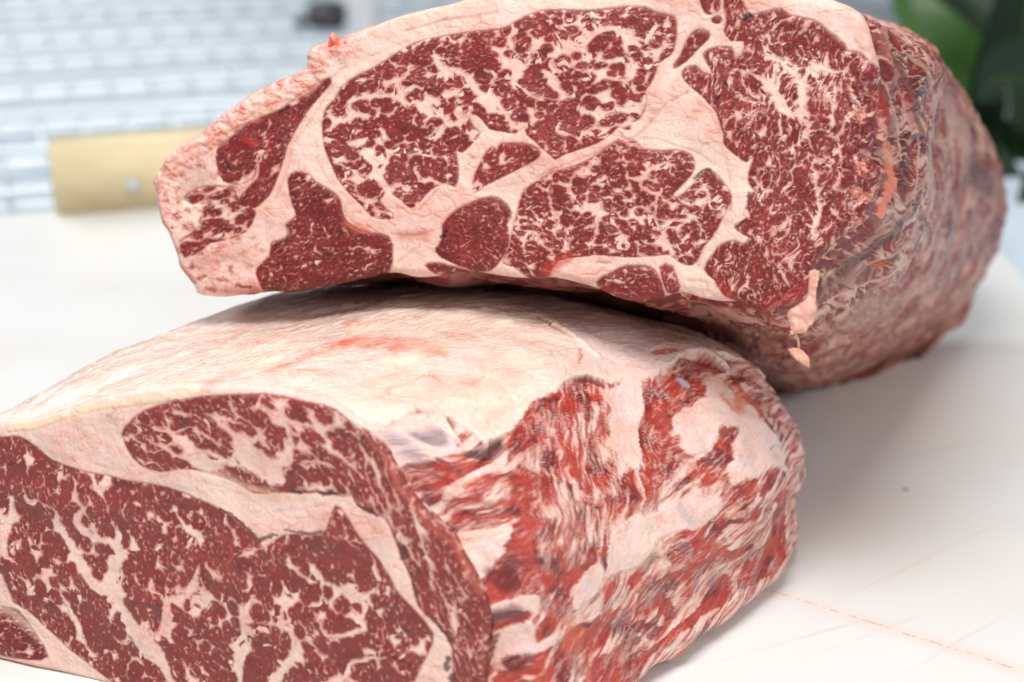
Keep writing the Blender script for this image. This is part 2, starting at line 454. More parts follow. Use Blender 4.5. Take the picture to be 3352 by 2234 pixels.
    C = mixc(C, np.tile(srgb(196, 72, 58), (len(Sa), 1)), rimm * crk * 0.4)
    rag = sm(r, 5.0, 8.0) * sm(pxy[0], 2500, 2650) * sm(d, 14.0, 4.0)
    lr = fbm(Sa / 5.5, Ta / 7, 3, seed + 101)
    C = mixc(C, np.tile(srgb(124, 28, 28), (len(Sa), 1)), rag * sm(lr + 0.3 * mid, 0.0, 0.5) * 0.7)
    C = mixc(C, np.tile(srgb(226, 150, 128), (len(Sa), 1)), rag * sm(-lr + 0.3 * fine, 0.22, 0.5) * 0.75)
    hgt = hgt + rag * (2.4 * lr * sm(d, 0, 4) + 0.5 * fine)
    N = hgt * sm(d, 0, 2) - drop + lump * np.clip(r / 6, 0.2, 1) + rimm * (1.2 * lum2 - 0.6 * crk) * sm(d, 0, 1.5)
    # snap the outermost ring on to the outline
    sdg = sd.reshape(ns, nt_); gx, gy = np.gradient(sdg, h)
    gx, gy = gx.ravel()[act], gy.ravel()[act]
    out = sd[act] < 0
    Sx, Tx = Sa.copy(), Ta.copy()
    Sx[out] -= gx[out] * sd[act][out]; Tx[out] -= gy[out] * sd[act][out]
    V = PL.world(Sx, Tx, N)
    # quads touching the inside
    idm = np.full(ns * nt_, -1, np.int64); idm[act] = np.arange(len(act)); idm = idm.reshape(ns, nt_)
    I = sdg > 0
    any_in = I[:-1, :-1] | I[1:, :-1] | I[:-1, 1:] | I[1:, 1:]
    q4 = np.stack([idm[:-1, :-1], idm[1:, :-1], idm[1:, 1:], idm[:-1, 1:]], -1)
    ok = any_in & (q4 >= 0).all(-1)
    Q = q4[ok]
    qid = mid_id[Q].max(1)
    surf = np.column_stack([np.clip(gloss, 0, 1), t_fat, 0.30 + 0.45 * (1 - t_fat)])
    return V, Q, C, surf, qid, OUT

def split_parts(V, Q, C, surf, qid, names, parent, mat, rest_name, skirt=None):
    """every muscle of the cut face becomes a part of its own, with walls going down into the joint"""
    for k in [-1] + list(range(len(names))):
        q = Q[qid == k]
        if not len(q): continue
        u, inv = np.unique(q.ravel(), return_inverse=True)
        v, c, s, q2 = V[u], C[u], surf[u], inv.reshape(-1, 4)
        if skirt is not None:
            e = np.concatenate([q2[:, [0, 1]], q2[:, [1, 2]], q2[:, [2, 3]], q2[:, [3, 0]]])
            key = np.sort(e, 1); kk = key[:, 0] * len(u) + key[:, 1]
            _, ix, cnt = np.unique(kk, return_index=True, return_counts=True)
            be = e[ix[cnt == 1]]
            bu, binv = np.unique(be.ravel(), return_inverse=True); binv = binv.reshape(-1, 2); nb = len(bu); n0 = len(v)
            v = np.vstack([v, v[bu], v[bu] + skirt]); c = np.vstack([c, c[bu], c[bu]]); s = np.vstack([s, s[bu], s[bu]])
            w = np.column_stack([n0 + binv[:, 1], n0 + binv[:, 0], n0 + nb + binv[:, 0], n0 + nb + binv[:, 1]])
            q2 = np.vstack([q2, w])
        mesh_np(names[k] if k >= 0 else rest_name, v, q2, mat, parent, c, s)

# ================================================================== SETTING
def board_material():
    m, nt, b = new_mat("white_cutting_board")
    tc = nd(nt, "ShaderNodeTexCoord")
    n = nd(nt, "ShaderNodeTexNoise"); n.inputs["Scale"].default_value = 9; n.inputs["Detail"].default_value = 4
    nt.links.new(tc.outputs["Object"], n.inputs["Vector"])
    cr = nd(nt, "ShaderNodeValToRGB")
    cr.color_ramp.elements[0].color = (0.80, 0.765, 0.72, 1); cr.color_ramp.elements[0].position = 0.28
    cr.color_ramp.elements[1].color = (0.82, 0.82, 0.805, 1); cr.color_ramp.elements[1].position = 0.55
    nt.links.new(n.outputs["Fac"], cr.inputs[0])
    sep = nd(nt, "ShaderNodeSeparateXYZ"); nt.links.new(tc.outputs["Object"], sep.inputs[0])
    def mth(op, a, bb=None, c=None):
        k = nd(nt, "ShaderNodeMath", operation=op)
        for i, v in enumerate((a, bb, c)):
            if v is None: continue
            if isinstance(v, (int, float)): k.inputs[i].default_value = v
            else: nt.links.new(v, k.inputs[i])
        return k.outputs[0]
    last = cr.outputs[0]
    def line(last, p, q, half, col, dash, amt, s0, s1):
        p, q = np.array(p[:2]), np.array(q[:2]); d = q - p; L = np.linalg.norm(d); d /= L; nn = np.array([-d[1], d[0]])
        wn = nd(nt, "ShaderNodeTexNoise"); wn.inputs["Scale"].default_value = 40
        nt.links.new(tc.outputs["Object"], wn.inputs["Vector"])
        dist = mth('ADD', mth('MULTIPLY_ADD', sep.outputs[0], float(nn[0]), float(-(p @ nn))), mth('MULTIPLY', sep.outputs[1], float(nn[1])))
        dist = mth('ADD', dist, mth('MULTIPLY_ADD', wn.outputs["Fac"], 0.003, -0.0015))
        al = mth('ADD', mth('MULTIPLY_ADD', sep.outputs[0], float(d[0]), float(-(p @ d))), mth('MULTIPLY', sep.outputs[1], float(d[1])))
        k = nd(nt, "ShaderNodeMapRange", interpolation_type='SMOOTHSTEP'); k.inputs[1].default_value = half * 1.6; k.inputs[2].default_value = half * 0.4
        nt.links.new(mth('ABSOLUTE', dist), k.inputs[0])
        cmb = nd(nt, "ShaderNodeCombineXYZ"); nt.links.new(mth('MULTIPLY', al, dash), cmb.inputs[0])
        dn = nd(nt, "ShaderNodeTexNoise"); dn.inputs["Scale"].default_value = 1.0; dn.inputs["Detail"].default_value = 2
        nt.links.new(cmb.outputs[0], dn.inputs["Vector"])
        dk = nd(nt, "ShaderNodeMapRange"); dk.inputs[1].default_value = s0; dk.inputs[2].default_value = s1; nt.links.new(dn.outputs["Fac"], dk.inputs[0])
        a1 = nd(nt, "ShaderNodeMapRange"); a1.inputs[1].default_value = -0.01; a1.inputs[2].default_value = 0.01; nt.links.new(al, a1.inputs[0])
        a2 = nd(nt, "ShaderNodeMapRange"); a2.inputs[1].default_value = L + 0.01; a2.inputs[2].default_value = L - 0.01; nt.links.new(al, a2.inputs[0])
        fac = mth('MULTIPLY', mth('MULTIPLY', mth('MULTIPLY', k.outputs[0], dk.outputs[0]), mth('MULTIPLY', a1.outputs[0], a2.outputs[0])), amt)
        mx = nd(nt, "ShaderNodeMix", data_type='RGBA'); nt.links.new(fac, mx.inputs[0]); nt.links.new(last, mx.inputs[6]); mx.inputs[7].default_value = (*col, 1)
        return mx.outputs[2]
    red = srgb(226, 128, 104)
    # knife scores, faint and tinted, and the one that holds blood
    last = line(last, ground(2500, 1925), ground(3400, 2215), 0.0045, srgb(240, 212, 198), 18, 0.40, 0.25, 0.6)
    last = line(last, ground(2500, 1925), ground(3400, 2215), 0.00045, red, 190, 0.6, 0.47, 0.53)
    for a_, b_, w_ in (((2700, 1990), (3300, 1700), .0012), ((2300, 2180), (2900, 2010), .001), ((2900, 2240), (3352, 1980), .0008),
                       ((100, 1000), (700, 880), .001), ((2750, 1530), (3352, 1420), .0016), ((2650, 2150), (3000, 2020), .0008)):
        last = line(last, ground(*a_), ground(*b_), w_, srgb(214, 200, 180), 30, 0.30, 0.35, 0.65)
    spot = ground(2963, 1603)
    vs = nd(nt, "ShaderNodeVectorMath", operation='DISTANCE'); nt.links.new(tc.outputs["Object"], vs.inputs[0]); vs.inputs[1].default_value = tuple(spot)
    sk = nd(nt, "ShaderNodeMapRange", interpolation_type='SMOOTHSTEP'); sk.inputs[1].default_value = 0.0026; sk.inputs[2].default_value = 0.0004; sk.inputs[4].default_value = 0.75
    nt.links.new(vs.outputs["Value"], sk.inputs[0])
    mx = nd(nt, "ShaderNodeMix", data_type='RGBA'); nt.links.new(sk.outputs[0], mx.inputs[0]); nt.links.new(last, mx.inputs[6]); mx.inputs[7].default_value = (*srgb(170, 110, 80), 1)
    nt.links.new(mx.outputs[2], b.inputs["Base Color"])
    b.inputs["Roughness"].default_value = 0.38
    bn = nd(nt, "ShaderNodeTexNoise"); bn.inputs["Scale"].default_value = 350; nt.links.new(tc.outputs["Object"], bn.inputs["Vector"])
    bp = nd(nt, "ShaderNodeBump"); bp.inputs["Strength"].default_value = 0.12; bp.inputs["Distance"].default_value = 0.0005
    nt.links.new(bn.outputs["Fac"], bp.inputs["Height"]); nt.links.new(bp.outputs["Normal"], b.inputs["Normal"])
    return m
g1, g2 = ground(0, 702), ground(480, 664)
db = (g2 - g1) / np.linalg.norm(g2 - g1)
bl = g1 - db * 0.16; br = g1 + db * ((0.285 - g1[0]) / db[0])
fl = bl + np.array([0.10, -0.95, 0]); fr = np.array([0.30, 0.22, 0.0])
bm = bmesh.new()
top = [bm.verts.new(p) for p in (fl, fr, br, bl)]
f = bm.faces.new(top)
ex = bmesh.ops.extrude_face_region(bm, geom=[f])
for v in ex["geom"]:
    if isinstance(v, bmesh.types.BMVert): v.co.z -= 0.03
bmesh.ops.recalc_face_normals(bm, faces=bm.faces[:])
bmesh.ops.bevel(bm, geom=bm.edges[:], offset=0.003, segments=3, affect='EDGES')
board = link_bm("cutting_board", bm, board_material())
for p in board.data.polygons: p.use_smooth = False
board["label"] = "white plastic cutting board stained by blood under the two beef joints"; board["category"] = "cutting board"

counter = box("counter", (-4, -0.6, -0.08), (4, 5.0, -0.0301), simple_mat("blue_grey_counter", tuple(srgb(206, 220, 232)), 0.35, 0.0, 6, 0.10))
counter["kind"] = "structure"
wall = box("back_wall", (-4, 3.6, -0.08), (4, 3.66, 2.6), simple_mat("pale_wall", tuple(srgb(186, 200, 212)), 0.6, 0.0, 3, 0.1))
wall["kind"] = "structure"

# ------------------------------------------------------------------ blurred wire rack behind the board
steel = simple_mat("bright_steel_wire", (0.76, 0.82, 0.86), 0.3, 0.3)
tray_m = simple_mat("white_tray", (0.86, 0.90, 0.93), 0.35, 0.0, 25, 0.06)
rk = empty("wire_rack", (-0.35, 1.6, -0.03), "shiny steel wire rack lying behind the board on the left", "rack")
def rk_at(a, b):      # a along the long wires, b away from the camera, metres
    o = ground(0, 660, -0.012)
    perp = np.array([-db[1], db[0], 0])
    return o + db * a + perp * b
WZ = -0.012
for i in range(9):
    b_ = 0.012 + 0.115 * i
    tube("long_wire", [rk_at(-0.35, b_), rk_at(0.95, b_)], 0.0042 if i % 2 == 0 else 0.0036, steel, rk)
for i in range(34):
    a_ = -0.3 + 0.034 * i
    tube("cross_wire", [rk_at(a_, -0.005) - np.array([0, 0, 0.006]), rk_at(a_, 0.95) - np.array([0, 0, 0.006])], 0.0017, steel, rk, 8)
ty = empty("rack_tray", rk.location, "shallow white tray under the wire rack behind the board", "tray")
for i in range(9):
    b_ = 0.016 + 0.115 * i
    bm = bmesh.new()
    vs = [bm.verts.new((rk_at(a, b) - rk.location) * np.array([1, 1, 0]) + np.array([0, 0, z])) for z in (0.0005, 0.006) for a, b in ((-0.33, b_), (0.93, b_), (0.93, b_ + 0.078), (-0.33, b_ + 0.078))]
    for q in ((0, 1, 2, 3)[::-1], (4, 5, 6, 7), (0, 1, 5, 4), (1, 2, 6, 5), (2, 3, 7, 6), (3, 0, 4, 7)): bm.faces.new([vs[k] for k in q])
    link_bm("tray_slat", bm, tray_m, ty)
# dark clip and white knob on the rack
ck = empty("rack_clip", tuple(ground(1070, 50, 0.0)), "dark grey clip sitting on the wire rack above the meat", "clip")
box("clip_body", (-0.018, -0.014, -0.012), (0.018, 0.014, 0.012), simple_mat("dark_rubber", (0.06, 0.06, 0.065), 0.5), ck, 0.004)
box("clip_tongue", (-0.03, -0.008, -0.012), (-0.019, 0.008, -0.002), simple_mat("dark_rubber_edge", (0.12, 0.12, 0.12), 0.5), ck, 0.002)
kb = empty("white_bottle", tuple(ground(1175, 120, -0.03)), "small white rounded bottle standing behind the upper joint", "bottle")
prof = [(0.0, 0.0), (0.020, 0.0), (0.022, 0.004), (0.022, 0.05), (0.019, 0.06), (0.010, 0.066), (0.010, 0.08), (0.0, 0.08)]
def lathe(name, prof, mat, parent, n=28):
    V = []; Q = []
    for r_, z_ in prof:
        for k in range(n): V.append((r_ * math.cos(2 * math.pi * k / n), r_ * math.sin(2 * math.pi * k / n), z_))
    for i in range(len(prof) - 1):
        for k in range(n): Q.append((i * n + k, i * n + (k + 1) % n, (i + 1) * n + (k + 1) % n, (i + 1) * n + k))
    V = np.array(V) + np.array(parent.location)
    return mesh_np(name, V, Q, mat, parent)
lathe("bottle_body", prof[:6], simple_mat("white_plastic", (0.85, 0.87, 0.88), 0.4), kb)
lathe("bottle_cap", [(0.0, 0.064), (0.012, 0.064), (0.012, 0.084), (0.010, 0.087), (0.0, 0.087)], simple_mat("grey_plastic", (0.6, 0.62, 0.63), 0.4), kb)

# ------------------------------------------------------------------ pine block
wood = simple_mat("pine_wood", tuple(srgb(232, 214, 172)), 0.5, 0.0, 30, 0.10, 0.1, (1.2, 14, 14))
p0 = ground(186, 711); wb = empty("wooden_block", tuple(p0), "pale pine block with a grey dowel at the back of the board", "wood block")
wb.rotation_euler = (0, 0, math.atan2(db[1], db[0]))
bo = box("block_body", (0, 0, 0.0005), (0.20, 0.035, 0.043), wood, wb, 0.0022)
bm = bmesh.new(); bmesh.ops.create_cone(bm, cap_ends=True, segments=24, radius1=0.0052, radius2=0.0048, depth=0.003)
bmesh.ops.rotate(bm, cent=(0, 0, 0), matrix=__import__('mathutils').Matrix.Rotation(math.radians(90), 3, 'X'), verts=bm.verts)
bmesh.ops.translate(bm, vec=(0.0475, -0.0012, 0.0165), verts=bm.verts)
link_bm("dowel", bm, simple_mat("grey_dowel", (0.62, 0.62, 0.60), 0.45), wb)

# ------------------------------------------------------------------ plant at the right
leaf_m = simple_mat("leaf_green", (0.006, 0.022, 0.005), 0.35, 0.0, 14, 0.45)
stem_m = simple_mat("leaf_stem", (0.05, 0.10, 0.03), 0.5)
pl = empty("potted_plant", (0.52, 1.72, -0.03), "dark green broad-leaved potted plant behind the board at the right", "plant")
W0 = np.array(pl.location)
lathe("pot", [(0.0, 0.0), (0.055, 0.0), (0.075, 0.10), (0.078, 0.11), (0.070, 0.11), (0.066, 0.09), (0.0, 0.088)], simple_mat("dark_pot", (0.03, 0.032, 0.035), 0.5), pl)
def leaf(name, spine, width, twist=0.0, n=26, mat=None):
    C_ = catmull(np.array(spine), n // (len(spine) - 1) + 1); m_ = len(C_); V = []; Q = []
    nv = 9
    for i in range(m_):
        u = i / (m_ - 1); t = C_[min(i + 1, m_ - 1)] - C_[max(i - 1, 0)]; t /= np.linalg.norm(t)
        a = np.cross(t, [math.sin(twist), -math.cos(twist), 0.15]); a /= np.linalg.norm(a); b = np.cross(a, t)
        w = width * (math.sin(math.pi * min(1, u ** 0.75)) ** 0.8 if 0 < u < 1 else 0.02) + 0.0008
        for j in range(nv):
            v = 2 * j / (nv - 1) - 1
            V.append(C_[i] + a * w * v + b * (0.20 * w * abs(v) + 0.02 * w * math.sin(9 * u + 3 * v)))
    m0 = len(V)
    V = V + [p - 0.0012 * np.array([0, -1, 0]) for p in V]
    for i in range(m_ - 1):
        for j in range(nv - 1):
            q = (i * nv + j, i * nv + j + 1, (i + 1) * nv + j + 1, (i + 1) * nv + j)
            Q.append(q); Q.append(tuple(m0 + k for k in q[::-1]))
    lf = mesh_np(name, V, Q, mat or leaf_m, pl)
    rib = tube("midrib", (C_[:-1] - W0) - np.array([0, 0.0012, 0]), np.linspace(0.0028, 0.0006, m_ - 1), stem_m, None, 6)
    rib.parent = lf
    return lf
base = W0 + np.array([0, 0, 0.09])
leaf_b = simple_mat("bright_leaf_green", (0.045, 0.13, 0.02), 0.4, 0.0, 14, 0.4)
def leafpx(pts, width, twist=0.0, mat=None):
    leaf("leaf", [base] + [at(*p) for p in pts], width, twist, 26, mat)
leafpx([(3520, 960, 1.50), (3400, 900, 1.42), (3310, 760, 1.40), (3270, 480, 1.41)], 0.055, 0.25)
leafpx([(3450, 700, 1.62), (3180, 250, 1.58), (3000, 40, 1.58), (2900, -160, 1.6)], 0.026, 0.1, leaf_b)
leafpx([(3420, 900, 1.55), (3330, 480, 1.50), (3360, 60, 1.48), (3440, -300, 1.47)], 0.050, 0.2)
leafpx([(3480, 1000, 1.60), (3300, 700, 1.56), (3080, 120, 1.62), (2890, -250, 1.66)], 0.020, -0.3)
leafpx([(3600, 800, 1.5), (3520, 400, 1.44), (3300, 250, 1.42), (3190, 330, 1.42)], 0.045, 0.5)
leafpx([(3360, 1040, 1.55), (3290, 860, 1.5), (3200, 700, 1.5), (3120, 420, 1.52)], 0.040, 0.1)
leafpx([(3500, 700, 1.7), (3300, 200, 1.75), (3120, -60, 1.8), (2900, -200, 1.85)], 0.035, 0.0)
leafpx([(3470, 1000, 1.50), (3420, 800, 1.46), (3350, 560, 1.45), (3300, 260, 1.47)], 0.048, 0.15)
leafpx([(3560, 1000, 1.4), (3480, 880, 1.35), (3400, 760, 1.34), (3360, 560, 1.36)], 0.030, 0.3)

# ================================================================== UPPER JOINT
U = Plane(at(1700, 600, 0.688), (-math.sin(math.radians(14)) * math.cos(math.radians(13)), -math.cos(math.radians(14)) * math.cos(math.radians(13)), math.sin(math.radians(13))))
a1 = tile(450, 200, 1.96); a2 = tile(1000, 0, 1.96); a3 = tile(1600, 0, 1.96); a4 = tile(2200, 0, 1.96)
a5 = tile(1250, 400, 1.96); a6 = tile(1900, 400, 1.96)
U_OUT = [(475, 603), (500, 552), (545, 490), (640, 430), (735, 350), (830, 290), (905, 255), (960, 235), (986, 205), (983, 180), (1010, 148), (1060, 130),
         (1130, 118), (1180, 97), (1230, 77), (1300, 50), (1400, 25), (1470, 10), (1550, -15), (1650, -40), (1800, -66), (2000, -80), (2200, -84), (2400, -75),
         (2600, -45), (2740, 5), (2800, 32), (2836, 72), (2858, 150), (2880, 240), (2872, 300), (2872, 408), (2858, 470), (2846, 520), (2880, 570), (2870, 640),
         (2842, 714), (2787, 760), (2736, 792), (2690, 840), (2658, 890), (2652, 951), (2584, 1004), (2548, 1004), (2512, 1024), (2470, 1002), (2430, 990),
         (2360, 990), (2290, 978), (2227, 960), (2155, 980), (2090, 990), (2027, 982), (1961, 953), (1920, 938), (1832, 916), (1775, 911), (1679, 912), (1556, 893), (1505, 892), (1444, 905),
         (1357, 911), (1301, 897), (1250, 898), (1200, 909), (1113, 930), (1011, 950), (935, 960), (884, 957), (807, 965), (715, 975), (639, 966),
         (625, 940), (580, 876), (574, 840), (544, 761), (524, 731), (506, 662)]
def big(cell, wid, seed, th=0, an=1.2, var=1.1): return (cell, an, th, wid, var, seed)
muscles_u = [
    dict(name="eye_muscle", tint=(0.95, 0.85, 0.85), th=12, lobe=2.6, lan=1.4, r0=.54, r1=.88, drop=.025, fthr=.60, thr=-.12, swirl=2.0, levels=[big(9, .28, 1, 20, 1.3, 1.3), big(5.0, .06, 2, -10, 1.6, 1.8)],
         poly=a2([(100, 790), (130, 690), (180, 640), (230, 560), (320, 490), (430, 440), (540, 370), (640, 310), (760, 260), (900, 235), (1080, 205), (1250, 190), (1350, 140), (1440, 95)])
         + a3([(400, 65), (600, 70), (750, 60), (880, 45), (1000, 50), (1060, 80), (1170, 100), (1200, 130), (1205, 200), (1195, 280), (1170, 350), (1090, 410), (1070, 470), (1040, 540), (1000, 590),
               (1010, 620), (1000, 700), (960, 770), (905, 790), (908, 830), (870, 835), (830, 820), (790, 860), (700, 920), (560, 970), (480, 1000), (430, 1025), (390, 990), (340, 950), (300, 910), (250, 870), (230, 830)])
         + a2([(1390, 830), (1345, 855), (1250, 845), (1180, 830), (1140, 780), (1090, 740), (1050, 760), (1080, 820), (1115, 860), (1060, 930), (1000, 980), (960, 965), (970, 1040), (980, 1130), (960, 1200), (900, 1180), (800, 1220), (740, 1290), (680, 1340), (620, 1290),
               (550, 1240), (545, 1190), (520, 1220), (500, 1260), (480, 1300), (560, 1380), (535, 1410), (430, 1390), (370, 1330), (270, 1230), (200, 1140), (140, 1010), (110, 920)])),
    dict(name="muscle", tint=(1.1, 1.0, 1.0), th=30, levels=[big(5, .35, 3, 30, 1.6)],
         poly=a2([(1200, 945), (1230, 965), (1255, 925), (1400, 922), (1500, 955), (1505, 1010), (1420, 1060), (1280, 1130), (1160, 1190), (1080, 1240), (1072, 1170), (1110, 1070), (1150, 990)])),
    dict(name="eye_muscle", tint=(0.85, 0.72, 0.72), th=-5, lobe=1.9, lan=1.5, r0=.54, r1=.86, drop=.02, thr=-.08, fthr=.54, swirl=2.0, levels=[big(4.8, .30, 4, 0, 1.35, .9), big(2.6, .04, 5, -8, 1.9, 2.0)],
         poly=a3([(860, 900), (940, 905), (990, 960), (1100, 970), (1200, 965), (1280, 990), (1315, 1040), (1300, 1120), (1240, 1190), (1185, 1245), (1205, 1270), (1280, 1215), (1340, 1145), (1400, 1092), (1460, 1130), (1520, 1200), (1555, 1260), (1545, 1350)])
         + a6([(960, 520), (870, 700), (790, 800), (740, 900), (690, 922), (640, 905), (590, 870), (560, 850), (460, 862), (300, 868), (100, 852)])
         + a5([(1330, 862), (1250, 870), (1130, 892), (1060, 990), (1000, 1008), (930, 1000), (840, 930), (775, 905), (815, 800), (835, 700), (858, 620), (880, 510), (920, 430), (1000, 380), (1100, 320), (1250, 280), (1400, 200), (1500, 130)])),
    dict(name="muscle", tint=(0.82, 0.68, 0.74), th=-25, lobe=2.6, r0=.75, r1=1.05, levels=[big(6, .12, 6, -30, 1.6, 1.3)],
         poly=a5([(690, 480), (760, 500), (820, 560), (826, 610), (800, 660), (820, 740), (800, 830), (750, 900), (700, 950), (600, 966), (520, 932), (380, 872), (348, 820), (390, 740), (388, 670), (440, 600), (540, 530)])),
    dict(name="muscle", tint=(0.74, 0.52, 0.58), grow=0.9, th=30, lobe=3.4, r0=.72, r1=1.05, levels=[big(6, .22, 7, 30, 1.3, 1.3)],
         poly=a1([(980, 760), (1020, 728), (1090, 742), (1130, 790), (1240, 850), (1290, 900), (1300, 960), (1335, 1040), (1400, 1090), (1500, 1120), (1600, 1140), (1620, 1240), (1600, 1340), (1480, 1420), (1300, 1465), (1100, 1510), (860, 1520), (790, 1400), (780, 1340), (860, 1260), (870, 1180), (960, 1150), (968, 1060), (1030, 1000), (1010, 920), (985, 820)])),
    dict(name="muscle", tint=(0.80, 0.60, 0.66), grow=1.3, th=40, lobe=2.2, lan=2.2, r0=.66, r1=1.0, levels=[big(4, .22, 8, 40, 2.2, 1.3)],
         poly=a1([(1215, 135), (1120, 190), (1000, 280), (900, 345), (760, 400), (650, 445), (620, 500), (530, 560), (530, 680), (560, 750), (620, 768), (700, 758), (765, 690), (765, 620), (740, 580), (800, 545), (850, 575), (810, 650), (790, 760), (700, 860), (650, 930), (720, 940), (830, 850), (880, 730), (920, 620), (940, 540), (1040, 350), (1130, 230)])),
    dict(name="muscle", tint=(0.85, 0.65, 0.7), grow=1.2, th=20, lobe=2.0, lan=2.0, r0=.50, r1=.9, drop=.12, levels=[big(3.2, .42, 9, 15, 2.0, 1.2)],
         poly=a1([(590, 838), (430, 828), (320, 868), (330, 900), (430, 900), (500, 930), (430, 980), (400, 1060), (360, 1120), (290, 1170), (310, 1240), (400, 1200), (460, 1150), (560, 1130), (680, 1080), (740, 980), (700, 930), (640, 920)])),
    dict(name="side_muscle", tint=(0.85, 0.72, 0.75), th=78, lobe=1.55, lan=2.0, r0=.53, r1=.86, drop=.02, fthr=.62, thr=-.05, swirl=5.0, levels=[big(4.6, .26, 10, 78, 1.9, 1.1), big(2.6, .02, 11, 60, 2.0, 2.2)],
         poly=a4([(350, -60), (440, -60), (455, 0), (480, 80), (520, 100), (620, 70), (700, 60), (760, 100), (900, 130), (1000, 200), (1110, 290), (1120, 330), (1200, 340), (1270, 400), (1340, 460), (1350, 600), (1360, 760), (1330, 900), (1310, 1000), (1360, 1100), (1350, 1260), (1280, 1430), (1170, 1520)])
         + a6([(1590, 850), (1510, 930), (1500, 1000), (1500, 1090), (1390, 1220), (1330, 1235), (1200, 1262), (1060, 1185), (920, 1115), (860, 1020), (790, 950), (850, 850), (900, 790), (990, 762), (1040, 790), (1080, 745), (1000, 695), (1020, 650), (1090, 612), (1075, 570), (1080, 470), (1120, 450), (1080, 400), (1080, 320), (1110, 225), (1060, 260), (1010, 225), (960, 190), (920, 140)])
         + a4([(330, 870), (310, 800), (280, 720), (230, 660), (190, 620), (120, 560), (60, 490), (80, 440), (150, 425), (200, 470), (260, 480), (230, 420), (200, 350), (260, 310), (380, 305), (400, 370), (450, 350), (460, 270), (380, 265), (330, 200), (350, 130), (330, 60)])),
    dict(name="muscle", tint=(0.95, 0.95, 0.95), th=55, levels=[big(3, .3, 12, 55, 1.6)],
         poly=a4([(50, 360), (100, 250), (160, 190), (230, 205), (235, 250), (150, 330), (90, 395), (20, 440), (8, 420)])),
    dict(name="muscle", tint=(1, 1, 1), levels=[big(4, .2, 13)], poly=a4([(265, 110), (300, 105), (318, 130), (300, 152), (268, 150), (254, 130)])),
    dict(name="muscle", tint=(1, 1, 1), th=60, levels=[big(4, .3, 14, 60)], poly=a4([(175, -60), (280, -60), (310, 20), (290, 80), (230, 95), (190, 50)])),
    dict(name="muscle", tint=(0.85, 0.75, 0.85), th=-10, fthr=0.5, fan=3, levels=[big(6, .10, 15, -12, 2.5, 1.3)],
         poly=a6([(100, 1030), (200, 965), (300, 922), (440, 930), (500, 985), (535, 1085), (510, 1160), (300, 1200), (160, 1150)])),
    dict(name="muscle", tint=(0.95, 0.85, 0.9), th=70, fthr=0.5, levels=[big(6, .10, 16)], poly=a6([(508, 935), (590, 930), (632, 1060), (605, 1100), (552, 1090)])),
    dict(name="muscle", tint=(0.8, 0.7, 0.8), fthr=0.5, levels=[big(5, .15, 17)], poly=a5([(275, 925), (330, 905), (400, 915), (520, 945), (540, 965), (430, 985), (340, 975)])),
]
veins_u = []
def V_(fn, pts, w): veins_u.append((fn(pts), np.asarray(w, float) / 1.96))
V_(a2, [(820, 330), (870, 430), (960, 460), (1060, 500), (1100, 590), (1200, 640), (1270, 710), (1330, 800), (1400, 870)], [50, 60, 42, 52, 50, 52, 40, 36, 60])
V_(a2, [(860, 420), (900, 500), (890, 560)], [40, 30, 12])
V_(a2, [(590, 470), (600, 560), (620, 640), (650, 700)], [34, 52, 46, 30])
V_(a2, [(600, 500), (660, 460), (720, 430)], [34, 26, 34])
V_(a2, [(610, 610), (480, 620), (340, 635), (270, 690), (290, 740), (400, 735)], [46, 44, 36, 34, 40, 40])
V_(a2, [(470, 520), (510, 570)], [24, 30]); V_(a2, [(310, 640), (330, 560), (350, 500)], [26, 14, 10])
V_(a2, [(440, 740), (470, 740), (480, 690)], [30, 42, 24])
V_(a2, [(110, 850), (200, 790), (260, 720)], [24, 38, 28])
V_(a2, [(250, 920), (330, 920), (400, 885)], [24, 62, 36]); V_(a2, [(330, 960), (400, 1010), (460, 1050), (520, 1040)], [20, 66, 60, 28])
V_(a2, [(430, 1050), (470, 1130), (520, 1210), (570, 1330), (620, 1390)], [48, 60, 58, 56, 90])
V_(a2, [(160, 1010), (220, 1050), (300, 1100), (400, 1130), (470, 1160)], [14, 24, 24, 20, 30])
V_(a2, [(180, 1120), (280, 1180), (380, 1210)], [22, 22, 14]); V_(a2, [(300, 1250), (400, 1290), (480, 1260)], [40, 40, 24])
V_(a2, [(650, 690), (720, 650), (800, 690), (860, 740), (930, 800), (1000, 770), (1060, 730)], [26, 26, 30, 44, 56, 40, 40])
V_(a2, [(960, 700), (1000, 730), (1060, 700)], [24, 30, 20]); V_(a2, [(900, 790), (845, 850), (870, 890)], [50, 52, 30])
V_(a2, [(660, 760), (760, 720)], [20, 14]); V_(a2, [(880, 610), (940, 570), (1040, 570)], [22, 22, 12])
V_(a2, [(560, 990), (700, 980), (820, 960)], [10, 16, 10]); V_(a2, [(560, 1010), (760, 1005), (950, 998)], [5, 6, 5])
V_(a2, [(700, 1150), (780, 1150), (860, 1190), (920, 1170)], [16, 28, 34, 20]); V_(a2, [(620, 1180), (660, 1240), (720, 1210)], [18, 18, 14])
V_(a2, [(1330, 200), (1350, 280), (1315, 390), (1350, 470), (1330, 560), (1370, 600)], [18, 20, 24, 62, 44, 14])
V_(a2, [(1220, 370), (1270, 400), (1340, 430)], [40, 46, 40]); V_(a2, [(1160, 430), (1200, 470), (1250, 510)], [10, 22, 26])
V_(a2, [(1450, 360), (1420, 420), (1370, 450)], [34, 40, 34]); V_(a2, [(1150, 280), (1200, 310), (1240, 360)], [22, 18, 14]); V_(a2, [(960, 280), (990, 290)], [20, 20])
V_(a3, [(150, 200), (165, 280), (140, 380)], [14, 16, 12]); V_(a3, [(330, 270), (250, 390)], [14, 50]); V_(a3, [(270, 230), (220, 260)], [14, 14])
